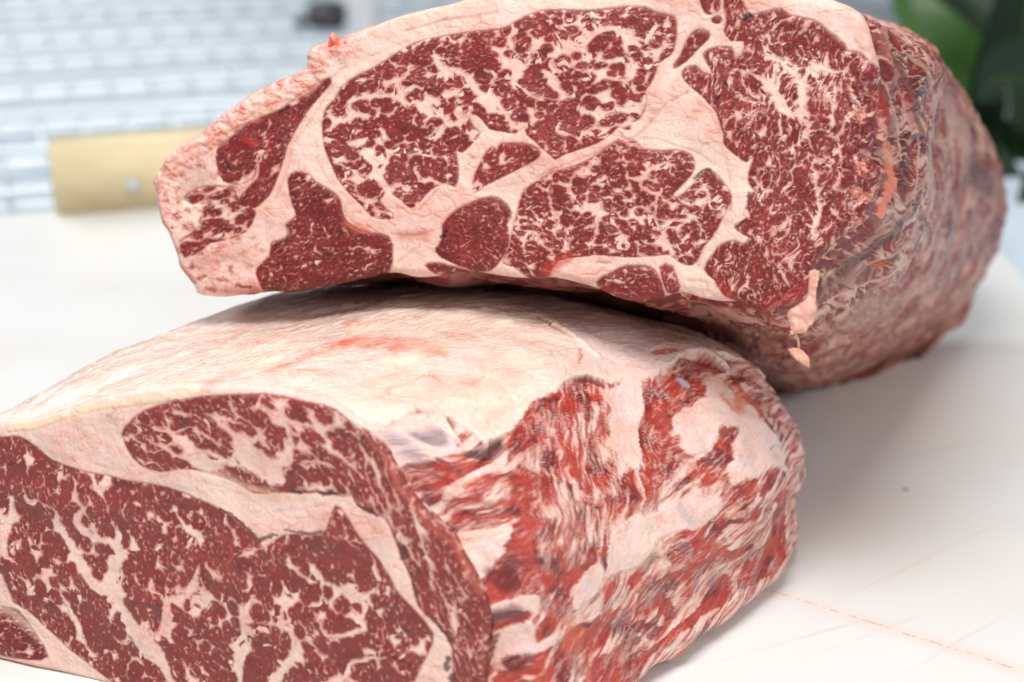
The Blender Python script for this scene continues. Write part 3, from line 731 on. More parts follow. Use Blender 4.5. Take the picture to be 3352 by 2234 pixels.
V_(a3, [(445, 270), (440, 320), (415, 390), (425, 450), (385, 530), (450, 580), (520, 605)], [60, 46, 24, 26, 46, 36, 20])
V_(a3, [(450, 275), (540, 290), (620, 240), (700, 200), (810, 190), (880, 235), (960, 255), (1050, 280)], [16, 20, 40, 36, 40, 40, 36, 18])
V_(a3, [(600, 260), (640, 260)], [30, 10])
V_(a3, [(500, 370), (530, 440), (600, 460), (690, 470), (760, 500), (840, 520), (905, 515), (935, 470), (920, 400), (885, 350), (870, 270)], [18, 22, 26, 24, 28, 26, 34, 40, 40, 16, 8])
V_(a3, [(670, 380), (710, 370), (745, 330)], [30, 46, 40]); V_(a3, [(560, 150), (610, 170)], [18, 14]); V_(a3, [(910, 260), (1000, 330), (1050, 340)], [8, 14, 8])
V_(a3, [(210, 590), (300, 620), (400, 640), (500, 640), (590, 625)], [14, 16, 18, 16, 14]); V_(a3, [(430, 695), (560, 690), (700, 690), (860, 725), (960, 700), (990, 650)], [10, 12, 8, 14, 22, 18])
V_(a3, [(590, 665), (720, 655), (850, 650)], [12, 10, 6]); V_(a3, [(600, 715), (700, 745), (830, 735), (960, 720)], [14, 26, 18, 20]); V_(a3, [(840, 690), (920, 690), (980, 660)], [10, 22, 16])
V_(a3, [(410, 815), (470, 860), (560, 870)], [12, 40, 16]); V_(a3, [(490, 890), (490, 950), (470, 1000)], [30, 26, 16]); V_(a3, [(60, 660), (130, 780), (160, 860)], [24, 22, 20])
V_(a3, [(1060, 190), (1090, 230), (1120, 200)], [24, 30, 14]); V_(a3, [(1130, 120), (1150, 160)], [16, 14]); V_(a3, [(290, 780), (310, 790)], [20, 24]); V_(a3, [(170, 770), (200, 800)], [16, 22])
V_(a3, [(290, 880), (340, 885)], [26, 18]); V_(a3, [(940, 600), (1010, 590)], [26, 20])
# lower eye
V_(a3, [(890, 930), (870, 960)], [34, 14]); V_(a3, [(800, 970), (700, 1020), (640, 1080), (560, 1120), (520, 1200), (530, 1260), (540, 1310)], [10, 22, 26, 22, 26, 34, 30])
V_(a3, [(780, 1090), (840, 1070)], [34, 14]); V_(a3, [(740, 1130), (680, 1130)], [28, 12])
V_(a3, [(1130, 1010), (1130, 1050), (1040, 1090), (990, 1140), (985, 1200), (1040, 1240), (1080, 1260), (1060, 1310), (1000, 1350)], [16, 26, 36, 34, 28, 32, 36, 26, 26])
V_(a3, [(1180, 1060), (1100, 1080)], [12, 20]); V_(a3, [(780, 1250), (860, 1260), (920, 1300), (980, 1340)], [40, 18, 16, 26])
V_(a3, [(540, 1320), (620, 1330), (685, 1320), (690, 1400), (690, 1480), (670, 1560)], [20, 30, 46, 34, 30, 20]); V_(a3, [(380, 1240), (400, 1330), (450, 1420), (390, 1470)], [20, 24, 26, 22])
V_(a3, [(260, 1340), (310, 1400), (300, 1450)], [28, 26, 18]); V_(a3, [(340, 1500), (370, 1568)], [20, 30])
V_(a6, [(250, 620), (330, 605), (480, 625), (640, 630), (780, 620)], [10, 16, 18, 30, 34]); V_(a6, [(640, 640), (620, 680), (540, 690), (540, 740), (570, 800), (590, 850), (560, 870)], [24, 26, 34, 36, 38, 44, 30])
V_(a6, [(780, 380), (790, 430), (820, 470), (810, 520), (780, 570)], [18, 26, 26, 24, 14]); V_(a6, [(860, 570), (920, 580), (900, 640)], [16, 20, 14]); V_(a6, [(720, 820), (770, 770)], [22, 20])
V_(a6, [(590, 490), (640, 460)], [30, 16]); V_(a6, [(540, 240), (530, 290)], [16, 20]); V_(a6, [(130, 570), (110, 650), (80, 740)], [24, 22, 18]); V_(a6, [(200, 770), (330, 780), (470, 800)], [8, 10, 8])
V_(a2, [(1190, 1050), (1140, 1130)], [24, 26]); V_(a2, [(1240, 1000), (1300, 1040), (1400, 1010)], [26, 22, 20]); V_(a2, [(1260, 960), (1280, 1090)], [14, 20])
# small oval
V_(a5, [(740, 610), (780, 560)], [10, 10]); V_(a5, [(600, 620), (680, 640), (740, 650)], [8, 8, 10]); V_(a5, [(480, 790), (560, 770), (610, 740)], [8, 14, 10])
# left group
V_(a1, [(560, 790), (640, 780), (740, 770), (780, 700), (770, 620), (830, 570)], [26, 30, 34, 26, 22, 30]); V_(a1, [(740, 850), (800, 830)], [20, 14]); V_(a1, [(880, 400), (960, 380)], [14, 16])
V_(a1, [(560, 700), (620, 720), (650, 690)], [10, 20, 16]); V_(a1, [(320, 930), (430, 930), (520, 900)], [26, 40, 34])
V_(a1, [(1040, 880), (1090, 880)], [24, 18]); V_(a1, [(1010, 1000), (1080, 1000)], [26, 20]); V_(a1, [(1130, 1250), (1165, 1265)], [22, 24]); V_(a1, [(1470, 1180), (1510, 1230), (1540, 1240)], [22, 34, 26])
V_(a1, [(800, 1310), (900, 1350)], [26, 40]); V_(a1, [(1080, 1320), (1200, 1350), (1400, 1340), (1540, 1250)], [8, 8, 8, 8])
# right muscle
V_(a4, [(590, 320), (620, 380), (690, 390), (760, 450), (820, 530)], [26, 44, 36, 46, 60]); V_(a4, [(400, 440), (470, 460), (560, 500), (630, 550), (680, 640), (720, 700), (790, 760)], [26, 20, 40, 66, 66, 70, 50])
V_(a4, [(860, 480), (830, 560), (840, 660), (830, 750), (880, 800), (850, 870), (800, 930), (720, 952)], [70, 66, 46, 44, 26, 30, 26, 10])
V_(a4, [(870, 400), (940, 430), (1040, 460), (1150, 455)], [40, 56, 34, 12]); V_(a4, [(910, 470), (960, 560)], [34, 16]); V_(a4, [(1050, 650), (1040, 740), (1010, 820), (1010, 900)], [26, 24, 18, 10])
V_(a4, [(1060, 880), (1070, 960), (1090, 1050), (1090, 1160)], [22, 26, 22, 12]); V_(a4, [(1230, 690), (1150, 740), (1100, 800), (1060, 880)], [34, 24, 18, 18]); V_(a4, [(1190, 640), (1200, 700)], [20, 24])
V_(a4, [(900, 1030), (910, 1130), (930, 1250), (945, 1340), (920, 1440), (860, 1540)], [26, 22, 30, 36, 34, 34]); V_(a4, [(1000, 1320), (1040, 1360), (1080, 1400)], [18, 36, 20])
V_(a4, [(780, 1370), (720, 1440), (640, 1500)], [22, 26, 16]); V_(a4, [(620, 1210), (615, 1280)], [24, 20]); V_(a4, [(800, 1080), (760, 1160)], [20, 18]); V_(a4, [(1020, 1210), (1090, 1210)], [20, 18])
V_(a4, [(330, 790), (400, 750), (500, 715), (600, 720), (640, 680)], [26, 20, 16, 18, 12]); V_(a4, [(390, 640), (440, 620), (520, 680)], [24, 28, 14]); V_(a4, [(360, 860), (395, 850)], [34, 30])
V_(a4, [(520, 830), (580, 870), (610, 840)], [30, 32, 18]); V_(a4, [(660, 790), (690, 850), (640, 885)], [20, 22, 20]); V_(a4, [(750, 780), (740, 840)], [24, 20]); V_(a4, [(270, 360), (290, 390)], [26, 30])
V_(a4, [(100, 300), (150, 300)], [30, 20]); V_(a4, [(220, 20), (240, 50)], [26, 18]); V_(a4, [(430, 560), (520, 530)], [14, 18]); V_(a4, [(640, 420), (720, 500), (740, 560)], [10, 14, 10])
V_(a6, [(1180, 440), (1230, 430)], [26, 20]); V_(a6, [(1300, 640), (1350, 580)], [26, 22]); V_(a6, [(930, 880), (940, 950)], [18, 14]); V_(a6, [(1430, 800), (1340, 880), (1220, 930)], [16, 20, 16]); V_(a6, [(1120, 870), (1200, 900)], [20, 12])
creases_u = [
    (a3([(1270, 600), (1150, 660), (1080, 740), (1000, 830), (930, 885), (870, 885), (840, 850)]), 6, 0.8),
    (a3([(300, 1150), (420, 1090), (600, 1020), (760, 950), (850, 885)]), 6, 0.7), (a3([(950, 885), (1100, 900), (1220, 945), (1350, 990), (1440, 1060)]), 5, 0.6),
    (a3([(1180, 355), (1080, 420), (1090, 520), (1050, 640)]), 4, 0.3), (a3([(1270, 600), (1360, 660), (1430, 740), (1480, 900), (1500, 1020)]), 5, 0.35), (a3([(1240, 700), (1280, 800), (1200, 830)]), 3, 0.3),
    (a1([(1560, 60), (1400, 140), (1290, 230), (1200, 330), (1170, 430)]), 4, 0.3), (a1([(1330, 40), (1180, 170), (1080, 350), (1000, 500), (930, 620), (860, 780)]), 7, 0.75), (a1([(1240, 160), (1110, 380), (1000, 540), (960, 700), (880, 900)]), 6, 0.7),
    (a2([(640, 200), (760, 170), (900, 130), (1100, 110), (1220, 85)]), 6, 0.8), (a2([(300, 420), (500, 330), (660, 260)]), 4, 0.35), (a2([(60, 900), (80, 1050), (180, 1200), (290, 1290)]), 4, 0.35),
    (a2([(730, 1350), (790, 1280), (840, 1230)]), 6, 0.7), (a2([(850, 1270), (862, 1285)]), 3, 0.9), (a2([(1050, 1000), (1065, 1020)]), 8, 0.8), (a5([(240, 560), (300, 500), (340, 450)]), 5, 0.5),
    (a5([(500, 440), (700, 430), (900, 390)]), 3, 0.4), (a5([(60, 720), (200, 730), (330, 700)]), 6, 0.7), (a5([(100, 900), (180, 840), (240, 800)]), 6, 0.6), (a6([(890, 20), (930, 250), (960, 420)]), 4, 0.4),
    (a6([(840, 740), (780, 830), (750, 920)]), 6, 0.6), (a6([(700, 1020), (800, 1030), (810, 1080)]), 7, 0.7), (a6([(100, 905), (190, 905)]), 5, 0.8), (a1([(640, 1440), (720, 1450)]), 8, 0.8), (a1([(560, 1410), (610, 1440)]), 8, 0.7),
    (a1([(80, 850), (200, 720), (330, 640), (480, 560), (640, 430), (860, 345), (960, 300)]), 8, 0.8), (a4([(470, 60), (500, 110), (640, 190), (900, 270)]), 6, 0.7), (a4([(1220, 880), (1230, 1000)]), 10, 0.7),
]
RED = srgb(190, 40, 30); ORG = srgb(222, 120, 92); DKR = srgb(70, 14, 18)
darks_u = [(a4([(460, 130), (500, 105)]), 20 / 1.96, srgb(30, 8, 10)), (a4([(340, 530), (345, 550)]), 12 / 1.96, srgb(40, 8, 10)), (a4([(280, 660), (300, 620)]), 14 / 1.96, srgb(60, 10, 12)),
           (a3([(640, 125), (700, 135)]), 10 / 1.96, srgb(50, 12, 14)), (a4([(140, 1150), (200, 1095), (245, 1095)]), 9 / 1.96, srgb(58, 44, 48)), (a4([(485, 1250), (480, 1340)]), 7 / 1.96, srgb(80, 62, 68)),
           (a4([(410, 1460), (480, 1400)]), 9 / 1.96, srgb(66, 48, 54)), (a5([(390, 740), (420, 700)]), 20 / 1.96, srgb(40, 10, 12)), (a5([(345, 830), (350, 810)]), 12 / 1.96, srgb(90, 30, 30)), (a1([(900, 330), (970, 295)]), 12 / 1.96, srgb(50, 10, 14)), (a1([(640, 1445), (730, 1450)]), 12 / 1.96, srgb(110, 40, 40)),
           (a1([(560, 650), (590, 690)]), 16 / 1.96, srgb(40, 10, 14))]
soft_u = [(a4([(480, -60), (520, 20), (700, 10)]), [20, 24, 20], srgb(214, 150, 140), 0.4, 2), (a1([(100, 830), (110, 930), (170, 1080), (240, 1280), (330, 1430)]), [16, 18, 20, 18, 16], srgb(196, 84, 64), 0.8, 2.0),
          (a1([(700, 510), (760, 530)]), [20, 16], RED, 0.6, 1.5), (a1([(640, 520), (700, 540)]), [18, 16], srgb(130, 20, 24), 0.7, 1.5), (a5([(1050, 980), (1090, 930), (1200, 870)]), [22, 26, 14], srgb(190, 50, 40), 0.7, 2),
          (a6([(1180, 1190), (1320, 1160), (1430, 1080)]), [26, 40, 26], srgb(176, 24, 22), 0.65, 3), (a6([(880, 1040), (960, 1120)]), [14, 16], srgb(176, 30, 24), 0.6, 2), (a4([(1290, 600), (1330, 760)]), [10, 14], srgb(180, 30, 26), 0.5, 2.5),
          (a6([(150, 1060), (330, 1130), (480, 1110)]), [12, 14, 10], srgb(170, 40, 36), 0.5, 2), (a5([(120, 730), (280, 720)]), [14, 16], srgb(190, 90, 70), 0.55, 3), (a1([(1330, 1050), (1480, 1090)]), [10, 14], srgb(214, 110, 80), 0.6, 1.5),
          (a1([(300, 900), (340, 940)]), [12, 16], srgb(240, 225, 205), 0.8, 1.2), (a1([(360, 1030), (390, 1060)]), [14, 16], srgb(240, 220, 200), 0.6, 1.5), (a1([(790, 1060), (800, 1120)]), [40, 36], srgb(236, 204, 194), 0.8, 1.5), (a1([(900, 1090), (940, 1100)]), [34, 30], srgb(232, 190, 180), 0.7, 1.5),
          (a1([(280, 680), (420, 740), (300, 800)]), [40, 50, 36], srgb(196, 150, 136), 0.45, 4), (a1([(400, 1300), (600, 1230), (700, 1260)]), [30, 36, 30], srgb(206, 150, 132), 0.5, 4), (a1([(480, 1460), (640, 1480), (780, 1470)]), [18, 20, 18], srgb(190, 106, 92), 0.55, 2)]
# the torn fat along the upper left edge
for p, q in (((540, 540), (640, 470)), ((700, 450), (820, 350)), ((830, 380), (930, 300)), ((560, 500), (500, 590)), ((900, 290), (990, 230))):
    soft_u.append(([p, q], [18, 14], srgb(226, 128, 108), 0.6, 3.0))
for p, q in (((600, 500), (680, 440)), ((760, 400), (850, 330)), ((650, 455), (720, 400)), ((880, 330), (960, 280)), ((1000, 200), (1080, 150))):
    soft_u.append(([p, q], [6, 5], srgb(242, 206, 192), 0.75, 2.0))
soft_u.append(([(1150, 120), (1300, 75), (1500, 20), (1700, -20)], [10, 14, 14, 14], srgb(232, 166, 138), 0.6, 2.5))
def r_u(px, py):
    ins = sm(px, 1250, 1000) * sm(py - (620 - (px - 480) * 0.62), 80, 0)
    top = sm(py, 330, 120) * sm(px, 1000, 1300) * sm(px, 2850, 2600)
    rgt = sm(px, 2640, 2830) * sm(py, 120, 300)
    return 2.6 + 6.0 * ins + 2.6 * top + 6.5 * rgt + 1.6 * sm(py, 820, 930)
up = empty("beef_joint", tuple(at(1800, 900, 0.72)), "upper marbled beef joint, broad cut face showing, resting on the lower one", "beef", "raw marbled beef joints")
V, Q, C, SF, qid, OUTL = build_face(U, U_OUT, muscles_u, veins_u, creases_u, darks_u, soft_u, r_u, 0.30, 11)
split_parts(V, Q, C, SF, qid, [m_["name"] for m_ in muscles_u], up, MEAT, "fat_seam", -U.n * 0.004)

# ------------------------------------------------------------------ flanks of a joint: a skin lofted behind the cut face
def loft(PL, OUTL, anchors_px, rings, rfun, counts, nv_list):
    """rings: list (k>=1) of anchor positions; returns grid of points (u, v)"""
    A = PL.loc(anchors_px); n = len(OUTL)
    ia = [int(np.argmin(((OUTL - a) ** 2).sum(1))) for a in A]
    cols = []
    base = []
    m = len(ia)
    for j in range(m):
        i0, i1 = ia[j], ia[(j + 1) % m]
        if i1 <= i0: i1 += n
        t = np.linspace(i0, i1, counts[j], endpoint=False)
        k = np.floor(t).astype(int); fr_ = (t - k)[:, None]
        base.append(OUTL[k % n] * (1 - fr_) + OUTL[(k + 1) % n] * fr_)
    base = np.vstack(base)
    W0_ = PL.world(base[:, 0], base[:, 1], np.zeros(len(base)))
    bx, by, _ = to_px(W0_)
    r = rfun(bx, by)
    # a hidden collar under the face, then the rim
    cen = base.mean(0); inw = cen - base; inw /= np.linalg.norm(inw, axis=1)[:, None]
    col = PL.world(base[:, 0] + inw[:, 0] * 3, base[:, 1] + inw[:, 1] * 3, -r - 1.5)
    R0 = PL.world(base[:, 0], base[:, 1], -r)
    RS = [R0]
    for ring in rings:
        ring = np.asarray(ring, float); pts = []
        Qx = np.vstack([ring[-1:], ring, ring[:2]])
        for j in range(m):
            a, b, c, d = Qx[j], Qx[j + 1], Qx[j + 2], Qx[j + 3]
            t = np.linspace(0, 1, counts[j], endpoint=False)[:, None]
            pts.append(0.5 * (2 * b + (c - a) * t + (2 * a - 5 * b + 4 * c - d) * t ** 2 + (3 * b - a - 3 * c + d) * t ** 3))
        RS.append(np.vstack(pts))
    RS = np.array(RS)                                  # k, u, 3
    nk = len(RS); out = [col[None]]
    ext = np.concatenate([(2 * RS[0] - RS[1])[None], RS, (2 * RS[-1] - RS[-2])[None]])
    for k in range(nk - 1):
        a, b, c, d = ext[k], ext[k + 1], ext[k + 2], ext[k + 3]
        t = np.linspace(0, 1, nv_list[k], endpoint=False)[:, None, None]
        out.append(0.5 * (2 * b + (c - a) * t + (2 * a - 5 * b + 4 * c - d) * t ** 2 + (3 * b - a - 3 * c + d) * t ** 3))
    out.append(RS[-1][None])
    G = np.concatenate(out)                            # v, u, 3
    jid = np.concatenate([j + np.linspace(0, 1, counts[j], endpoint=False) for j in range(m)])
    return G, jid
def normals_grid(G):
    du = np.roll(G, -1, 1) - np.roll(G, 1, 1); dv = np.gradient(G, axis=0)
    n = np.cross(du, dv); n /= np.linalg.norm(n, axis=2)[:, :, None] + 1e-12
    cen = G.reshape(-1, 3).mean(0)
    if ((G - cen) * n).sum() < 0: n = -n
    return n
def arc_coords(G):
    lu = np.linalg.norm(np.roll(G, -1, 1) - G, axis=2); su = np.cumsum(lu, 1) - lu
    lv = np.linalg.norm(np.diff(G, axis=0), axis=2); tv = np.vstack([np.zeros(G.shape[1]), np.cumsum(lv, 0)])
    su = np.tile(su[1:].mean(0), (len(G), 1))
    return su * 1000, tv * 1000
def grid_quads(nv, nu, u0, u1, closed):
    cols_ = np.arange(u0, u1)
    i, j = np.meshgrid(np.arange(nv - 1), cols_, indexing='ij')
    jn = (j + 1) % nu if closed else j + 1
    return np.stack([i * nu + j, i * nu + jn, (i + 1) * nu + jn, (i + 1) * nu + j], -1).reshape(-1, 4)

def add_flank_parts(G, n, colr, surf, jid, parts, parent, end_cap_name):
    nv, nu = G.shape[:2]; P = G.reshape(-1, 3); Cc = colr.reshape(-1, 3); Sc = surf.reshape(-1, 3)
    for name, j0, j1 in parts:
        us = np.nonzero((jid >= j0) & (jid < j1))[0]
        q = grid_quads(nv, nu, us[0], us[-1] + 1, True)
        if name == end_cap_name: pass
        u, inv = np.unique(q.ravel(), return_inverse=True)
        mesh_np(name, P[u], inv.reshape(-1, 4), MEAT, parent, Cc[u], Sc[u])
    # closing the far end
    last = G[-1]; cen = last.mean(0); K = 8
    ringsP = [last * (1 - (k / K)) + cen * (k / K) for k in range(K)]
    push = (G[-1] - G[-3]).mean(0); push = push / np.linalg.norm(push)
    ringsP = [rp + push * 0.012 * math.sin(k / K * math.pi / 2) for k, rp in enumerate(ringsP)]
    R = np.array(ringsP); VV = np.vstack([R.reshape(-1, 3), cen + push * 0.012])
    q = grid_quads(K, nu, 0, nu, True)
    c = len(VV) - 1; tri = np.array([((K - 1) * nu + k, (K - 1) * nu + (k + 1) % nu, c) for k in range(nu)])
    cc = np.vstack([np.tile(Cc[-nu:], (K, 1)), Cc[-1:]]); ss = np.vstack([np.tile(Sc[-nu:], (K, 1)), Sc[-1:]])
    mesh_np(end_cap_name, VV, q, MEAT, parent, cc, ss, tris=tri)

anch_u = [(475, 603), (985, 190), (1800, -66), (2836, 72), (2872, 408), (2842, 714), (2548, 1004), (1961, 953), (1250, 898), (639, 966)]
g_ = lambda x, y: ground(x, y, 0.003)
rings_u = [
    [at(800, 620, 0.808), at(1250, 210, 0.788), at(1950, -40, 0.768), at(2925, 100, 0.713), at(3035, 390, 0.713), at(2965, 800, 0.713), at(2640, 1085, 0.728), at(2150, 1010, 0.748), at(1440, 940, 0.768), at(950, 860, 0.798)],
    [at(1200, 640, 0.864), at(1600, 210, 0.844), at(2200, -20, 0.824), at(2985, 118, 0.784), at(3072, 440, 0.779), at(3030, 890, 0.804), at(2690, 1215, 0.839), at(2330, 1160, 0.824), at(1800, 1010, 0.824), at(1300, 880, 0.844)],
    [at(1600, 690, 0.916), at(2000, 220, 0.916), at(2500, 10, 0.886), at(3050, 190, 0.866), at(3190, 490, 0.876), at(3120, 960, 0.916), at(2790, 1243, 0.961), at(2540, 1280, 0.936), at(2100, 1100, 0.896), at(1700, 940, 0.916)],
    [at(2000, 740, 0.968), at(2300, 300, 0.968), at(2700, 80, 0.948), at(3140, 330, 0.938), at(3284, 640, 0.948), at(3215, 910, 0.968), g_(3030, 1150), g_(2700, 1250), at(2400, 1120, 0.968), at(2100, 980, 0.968)],
    [at(2300, 740, 1.000), at(2500, 420, 1.000), at(2800, 250, 1.000), at(3150, 430, 1.000), at(3255, 690, 1.000), at(3215, 900, 1.000), g_(3070, 1105), g_(2800, 1190), at(2600, 1080, 1.000), at(2400, 900, 1.000)],
]
G, jid = loft(U, OUTL, anch_u, rings_u, r_u, [20, 60, 110, 130, 130, 130, 130, 60, 30, 20], [70, 60, 50, 40, 24])
S_, T_ = arc_coords(G); nrm = normals_grid(G); nv, nu = S_.shape
s, t = S_.ravel(), T_.ravel(); J = np.tile(jid, (nv, 1)).ravel()
x3 = G.reshape(-1, 3) * 1000
uu = x3[:, 0] * 0.8 - x3[:, 1] * 0.3 + x3[:, 2]*0.1; ww = t                    # around / along
wx = fbm(s / 14, t / 18, 3, 201); wy = fbm(s / 14 + 40, t / 18, 3, 205)
st = fbm((s + 9 * wx) / 7, (t + 10 * wy) / 22, 3, 210)                        # streaks along the joint
st2 = fbm((s + 4 * wx) / 3, (t + 4 * wy) / 13, 2, 214)
bl_ = fbm(s / 20, t / 24, 2, 218)
right = sm(J, 2.75, 3.05) * sm(J, 6.9, 6.5)
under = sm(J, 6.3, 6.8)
topw = sm(J, 0.0, 0.2) * sm(J, 3.05, 2.8)
fatv = 0.7 * st + 0.28 * st2 + 0.6 * bl_
tf = sm(fatv, -0.35, 0.45)
fl_ = lambda r, g, b: np.tile(srgb(r, g, b), (len(s), 1))
leanF = mixc(fl_(138, 34, 31), fl_(86, 21, 22), sm(wx, -0.3, 0.4))
leanF = mixc(leanF, fl_(176, 62, 46), sm(wy + 0.4 * st2, 0.2, 0.7) * 0.7)
fatF = mixc(fl_(234, 186, 166), fl_(196, 148, 132), sm(wy, -0.2, 0.5))
# fat follows the grain in strands: ridges of a stretched noise
strand = np.clip(1 - np.abs(fbm((s + 6 * wx) / 6.5, (t + 8 * wy) / 24, 3, 222)) * 5.0, 0, 1)
hairs = np.clip(1 - np.abs(fbm((s + 5 * wx) / 3.0, (t + 6 * wy) / 20, 2, 226)) * 9.0, 0, 1)
tf = np.clip(np.maximum(sm(fatv, 0.0, 0.35), np.maximum(sm(strand, 0.45, 0.85), 0.55 * hairs)), 0, 1)
cF = mixc(leanF, fatF, tf * 0.85)
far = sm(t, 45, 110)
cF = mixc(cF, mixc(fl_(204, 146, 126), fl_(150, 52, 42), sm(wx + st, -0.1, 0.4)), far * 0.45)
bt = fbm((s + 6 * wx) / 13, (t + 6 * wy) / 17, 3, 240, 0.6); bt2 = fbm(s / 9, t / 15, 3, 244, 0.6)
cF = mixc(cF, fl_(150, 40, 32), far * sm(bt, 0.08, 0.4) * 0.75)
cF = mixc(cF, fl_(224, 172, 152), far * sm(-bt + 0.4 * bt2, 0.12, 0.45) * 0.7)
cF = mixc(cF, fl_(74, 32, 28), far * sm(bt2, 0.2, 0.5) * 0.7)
fat_top = mixc(np.tile(FATP, (len(s), 1)), fl_(206, 110, 92), sm(st + wx, 0.0, 0.7))
cF = mixc(cF, fat_top, topw)
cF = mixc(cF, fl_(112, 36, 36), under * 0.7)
near_face = sm(t, 34, 6) * right
cF = mixc(cF, mixc(fl_(122, 26, 27), fl_(226, 160, 140), sm(st2 + 0.5 * wx + 0.6 * strand, 0.35, 0.7)), near_face * 0.8)
# silvery skin stripes and the orange fat lump just behind the edge
def soft_px(colr_arr, pts, w, c, amt, so, depth_pick):
    P = np.array([x3[depth_pick(np.array(p))] for p in pts])
    return colr_arr
dis = 0.7 * fbm(s / 9, t / 16, 2, 230) + 0.55 * (tf - 0.5) + 2.6 * fbm(s / 30, t / 34, 2, 233) + 1.3 * far * bt + 1.2 * right * sm(t, 26, 8) * fbm(s / 7, t / 8, 3, 236)
fade = sm(t, 0.0, 9.0)
G2 = G + nrm * (dis.reshape(nv, nu) * fade.reshape(nv, nu) * 0.001)[:, :, None]
surfF = np.column_stack([0.5 + 0.3 * wx, tf, np.full(len(s), 0.5)])
cF_u, px_f = cF, to_px(G.reshape(-1, 3))
# traced patches of the right flank (picture positions -> surface points)
vis = (J > 2.6) & (J < 6.9)
vi = np.nonzero(vis)[0]
def pick(px, py, pool=None):
    pool = vi if pool is None else pool
    d = (px_f[0][pool] - px) ** 2 + (px_f[1][pool] - py) ** 2
    c = pool[np.argsort(d)[:12]]
    return c[np.argmin(px_f[2][c])]
def st_pts(pts, pool=None): return np.array([(s[pick(x, y, pool)], t[pick(x, y, pool)]) for x, y in pts])
sj, tj = s + 1.0 * st2, t + 1.0 * wx
for pts, w, c, amt, so in [
    ([(2700, 940), (2830, 850), (2930, 770), (3010, 690), (3050, 600)], [1.0, 1.4, 1.6, 1.4, 1.0], srgb(216, 190, 170), 0.85, 0.9), ([(2690, 975), (2800, 910), (2900, 850), (2990, 790)], [0.7, 1.0, 1.0, 0.8], srgb(200, 172, 158), 0.8, 0.8),
    ([(2720, 985), (2840, 930), (2960, 860), (3040, 760)], [0.8, 1.0, 1.2, 1.0], srgb(206, 176, 160), 0.8, 0.9), ([(2890, 260), (2935, 380), (2955, 520)], [0.8, 1.2, 0.8], srgb(214, 170, 150), 0.85, 0.8), ([(2905, 180), (2985, 300), (3010, 460), (3000, 620)], [0.8, 1.2, 1.2, 0.8], srgb(210, 176, 156), 0.85, 0.8),
    ([(2870, 330), (2900, 400)], [3, 3], srgb(170, 26, 24), 0.8, 1.5), ([(2880, 400), (2900, 440)], [2, 2], srgb(226, 150, 136), 0.8, 1.0), ([(2890, 470), (2920, 540), (2915, 620), (2880, 690)], [3, 7, 8, 4], srgb(232, 130, 96), 0.9, 2.5), ([(2880, 500), (2940, 530)], [3, 3], srgb(226, 176, 160), 0.7, 2),
    ([(2870, 740), (2940, 690), (2990, 640), (3040, 560), (3055, 400), (3045, 250), (2960, 160)], [3, 3, 3.5, 3, 3, 3, 3], srgb(214, 176, 152), 0.5, 1.2), ([(2780, 880), (2900, 770), (2980, 700)], [4, 5, 4], srgb(190, 142, 124), 0.6, 3),
    ([(2890, 150), (2960, 260), (2990, 400)], [5, 6, 5], srgb(170, 70, 58), 0.5, 3), ([(2700, 960), (2850, 900)], [5, 6], srgb(120, 66, 60), 0.6, 3), ([(2930, 200), (2990, 330), (3020, 480)], [2, 3, 3], srgb(110, 30, 26), 0.8, 2),
    ([(2950, 560), (2960, 640)], [4, 5], srgb(110, 30, 26), 0.8, 2), ([(2950, 740), (2860, 830), (2760, 900)], [4, 5, 3], srgb(86, 34, 34), 0.8, 3), ([(3150, 640), (3160, 660)], [6, 6], srgb(186, 46, 34), 0.8, 4), ([(2870, 880), (2895, 870)], [2.5, 2.5], srgb(196, 90, 30), 0.8, 1.2),
    ([(3060, 1110), (2960, 1170)], [5, 6], srgb(90, 26, 24), 0.8, 4), ([(3180, 560), (3240, 600)], [8, 10], srgb(92, 46, 40), 0.7, 6), ([(3100, 350), (3180, 480)], [8, 8], srgb(206, 160, 142), 0.6, 6), ([(2800, 1020), (2950, 1000), (3050, 900)], [10, 10, 10], srgb(180, 142, 130), 0.6, 8)]:
    d = stroke(sj, tj, st_pts(pts), w, 3 + so, 4)
    cF_u = mixc(cF_u, np.tile(c, (len(s), 1)), sm(d, -so, so * 0.3) * amt * vis)
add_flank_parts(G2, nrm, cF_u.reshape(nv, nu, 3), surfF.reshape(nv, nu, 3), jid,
                [("fat_cap", 0, 3), ("trimmed_flank", 3, 6.7), ("underside", 6.7, 10)], up, "far_end")

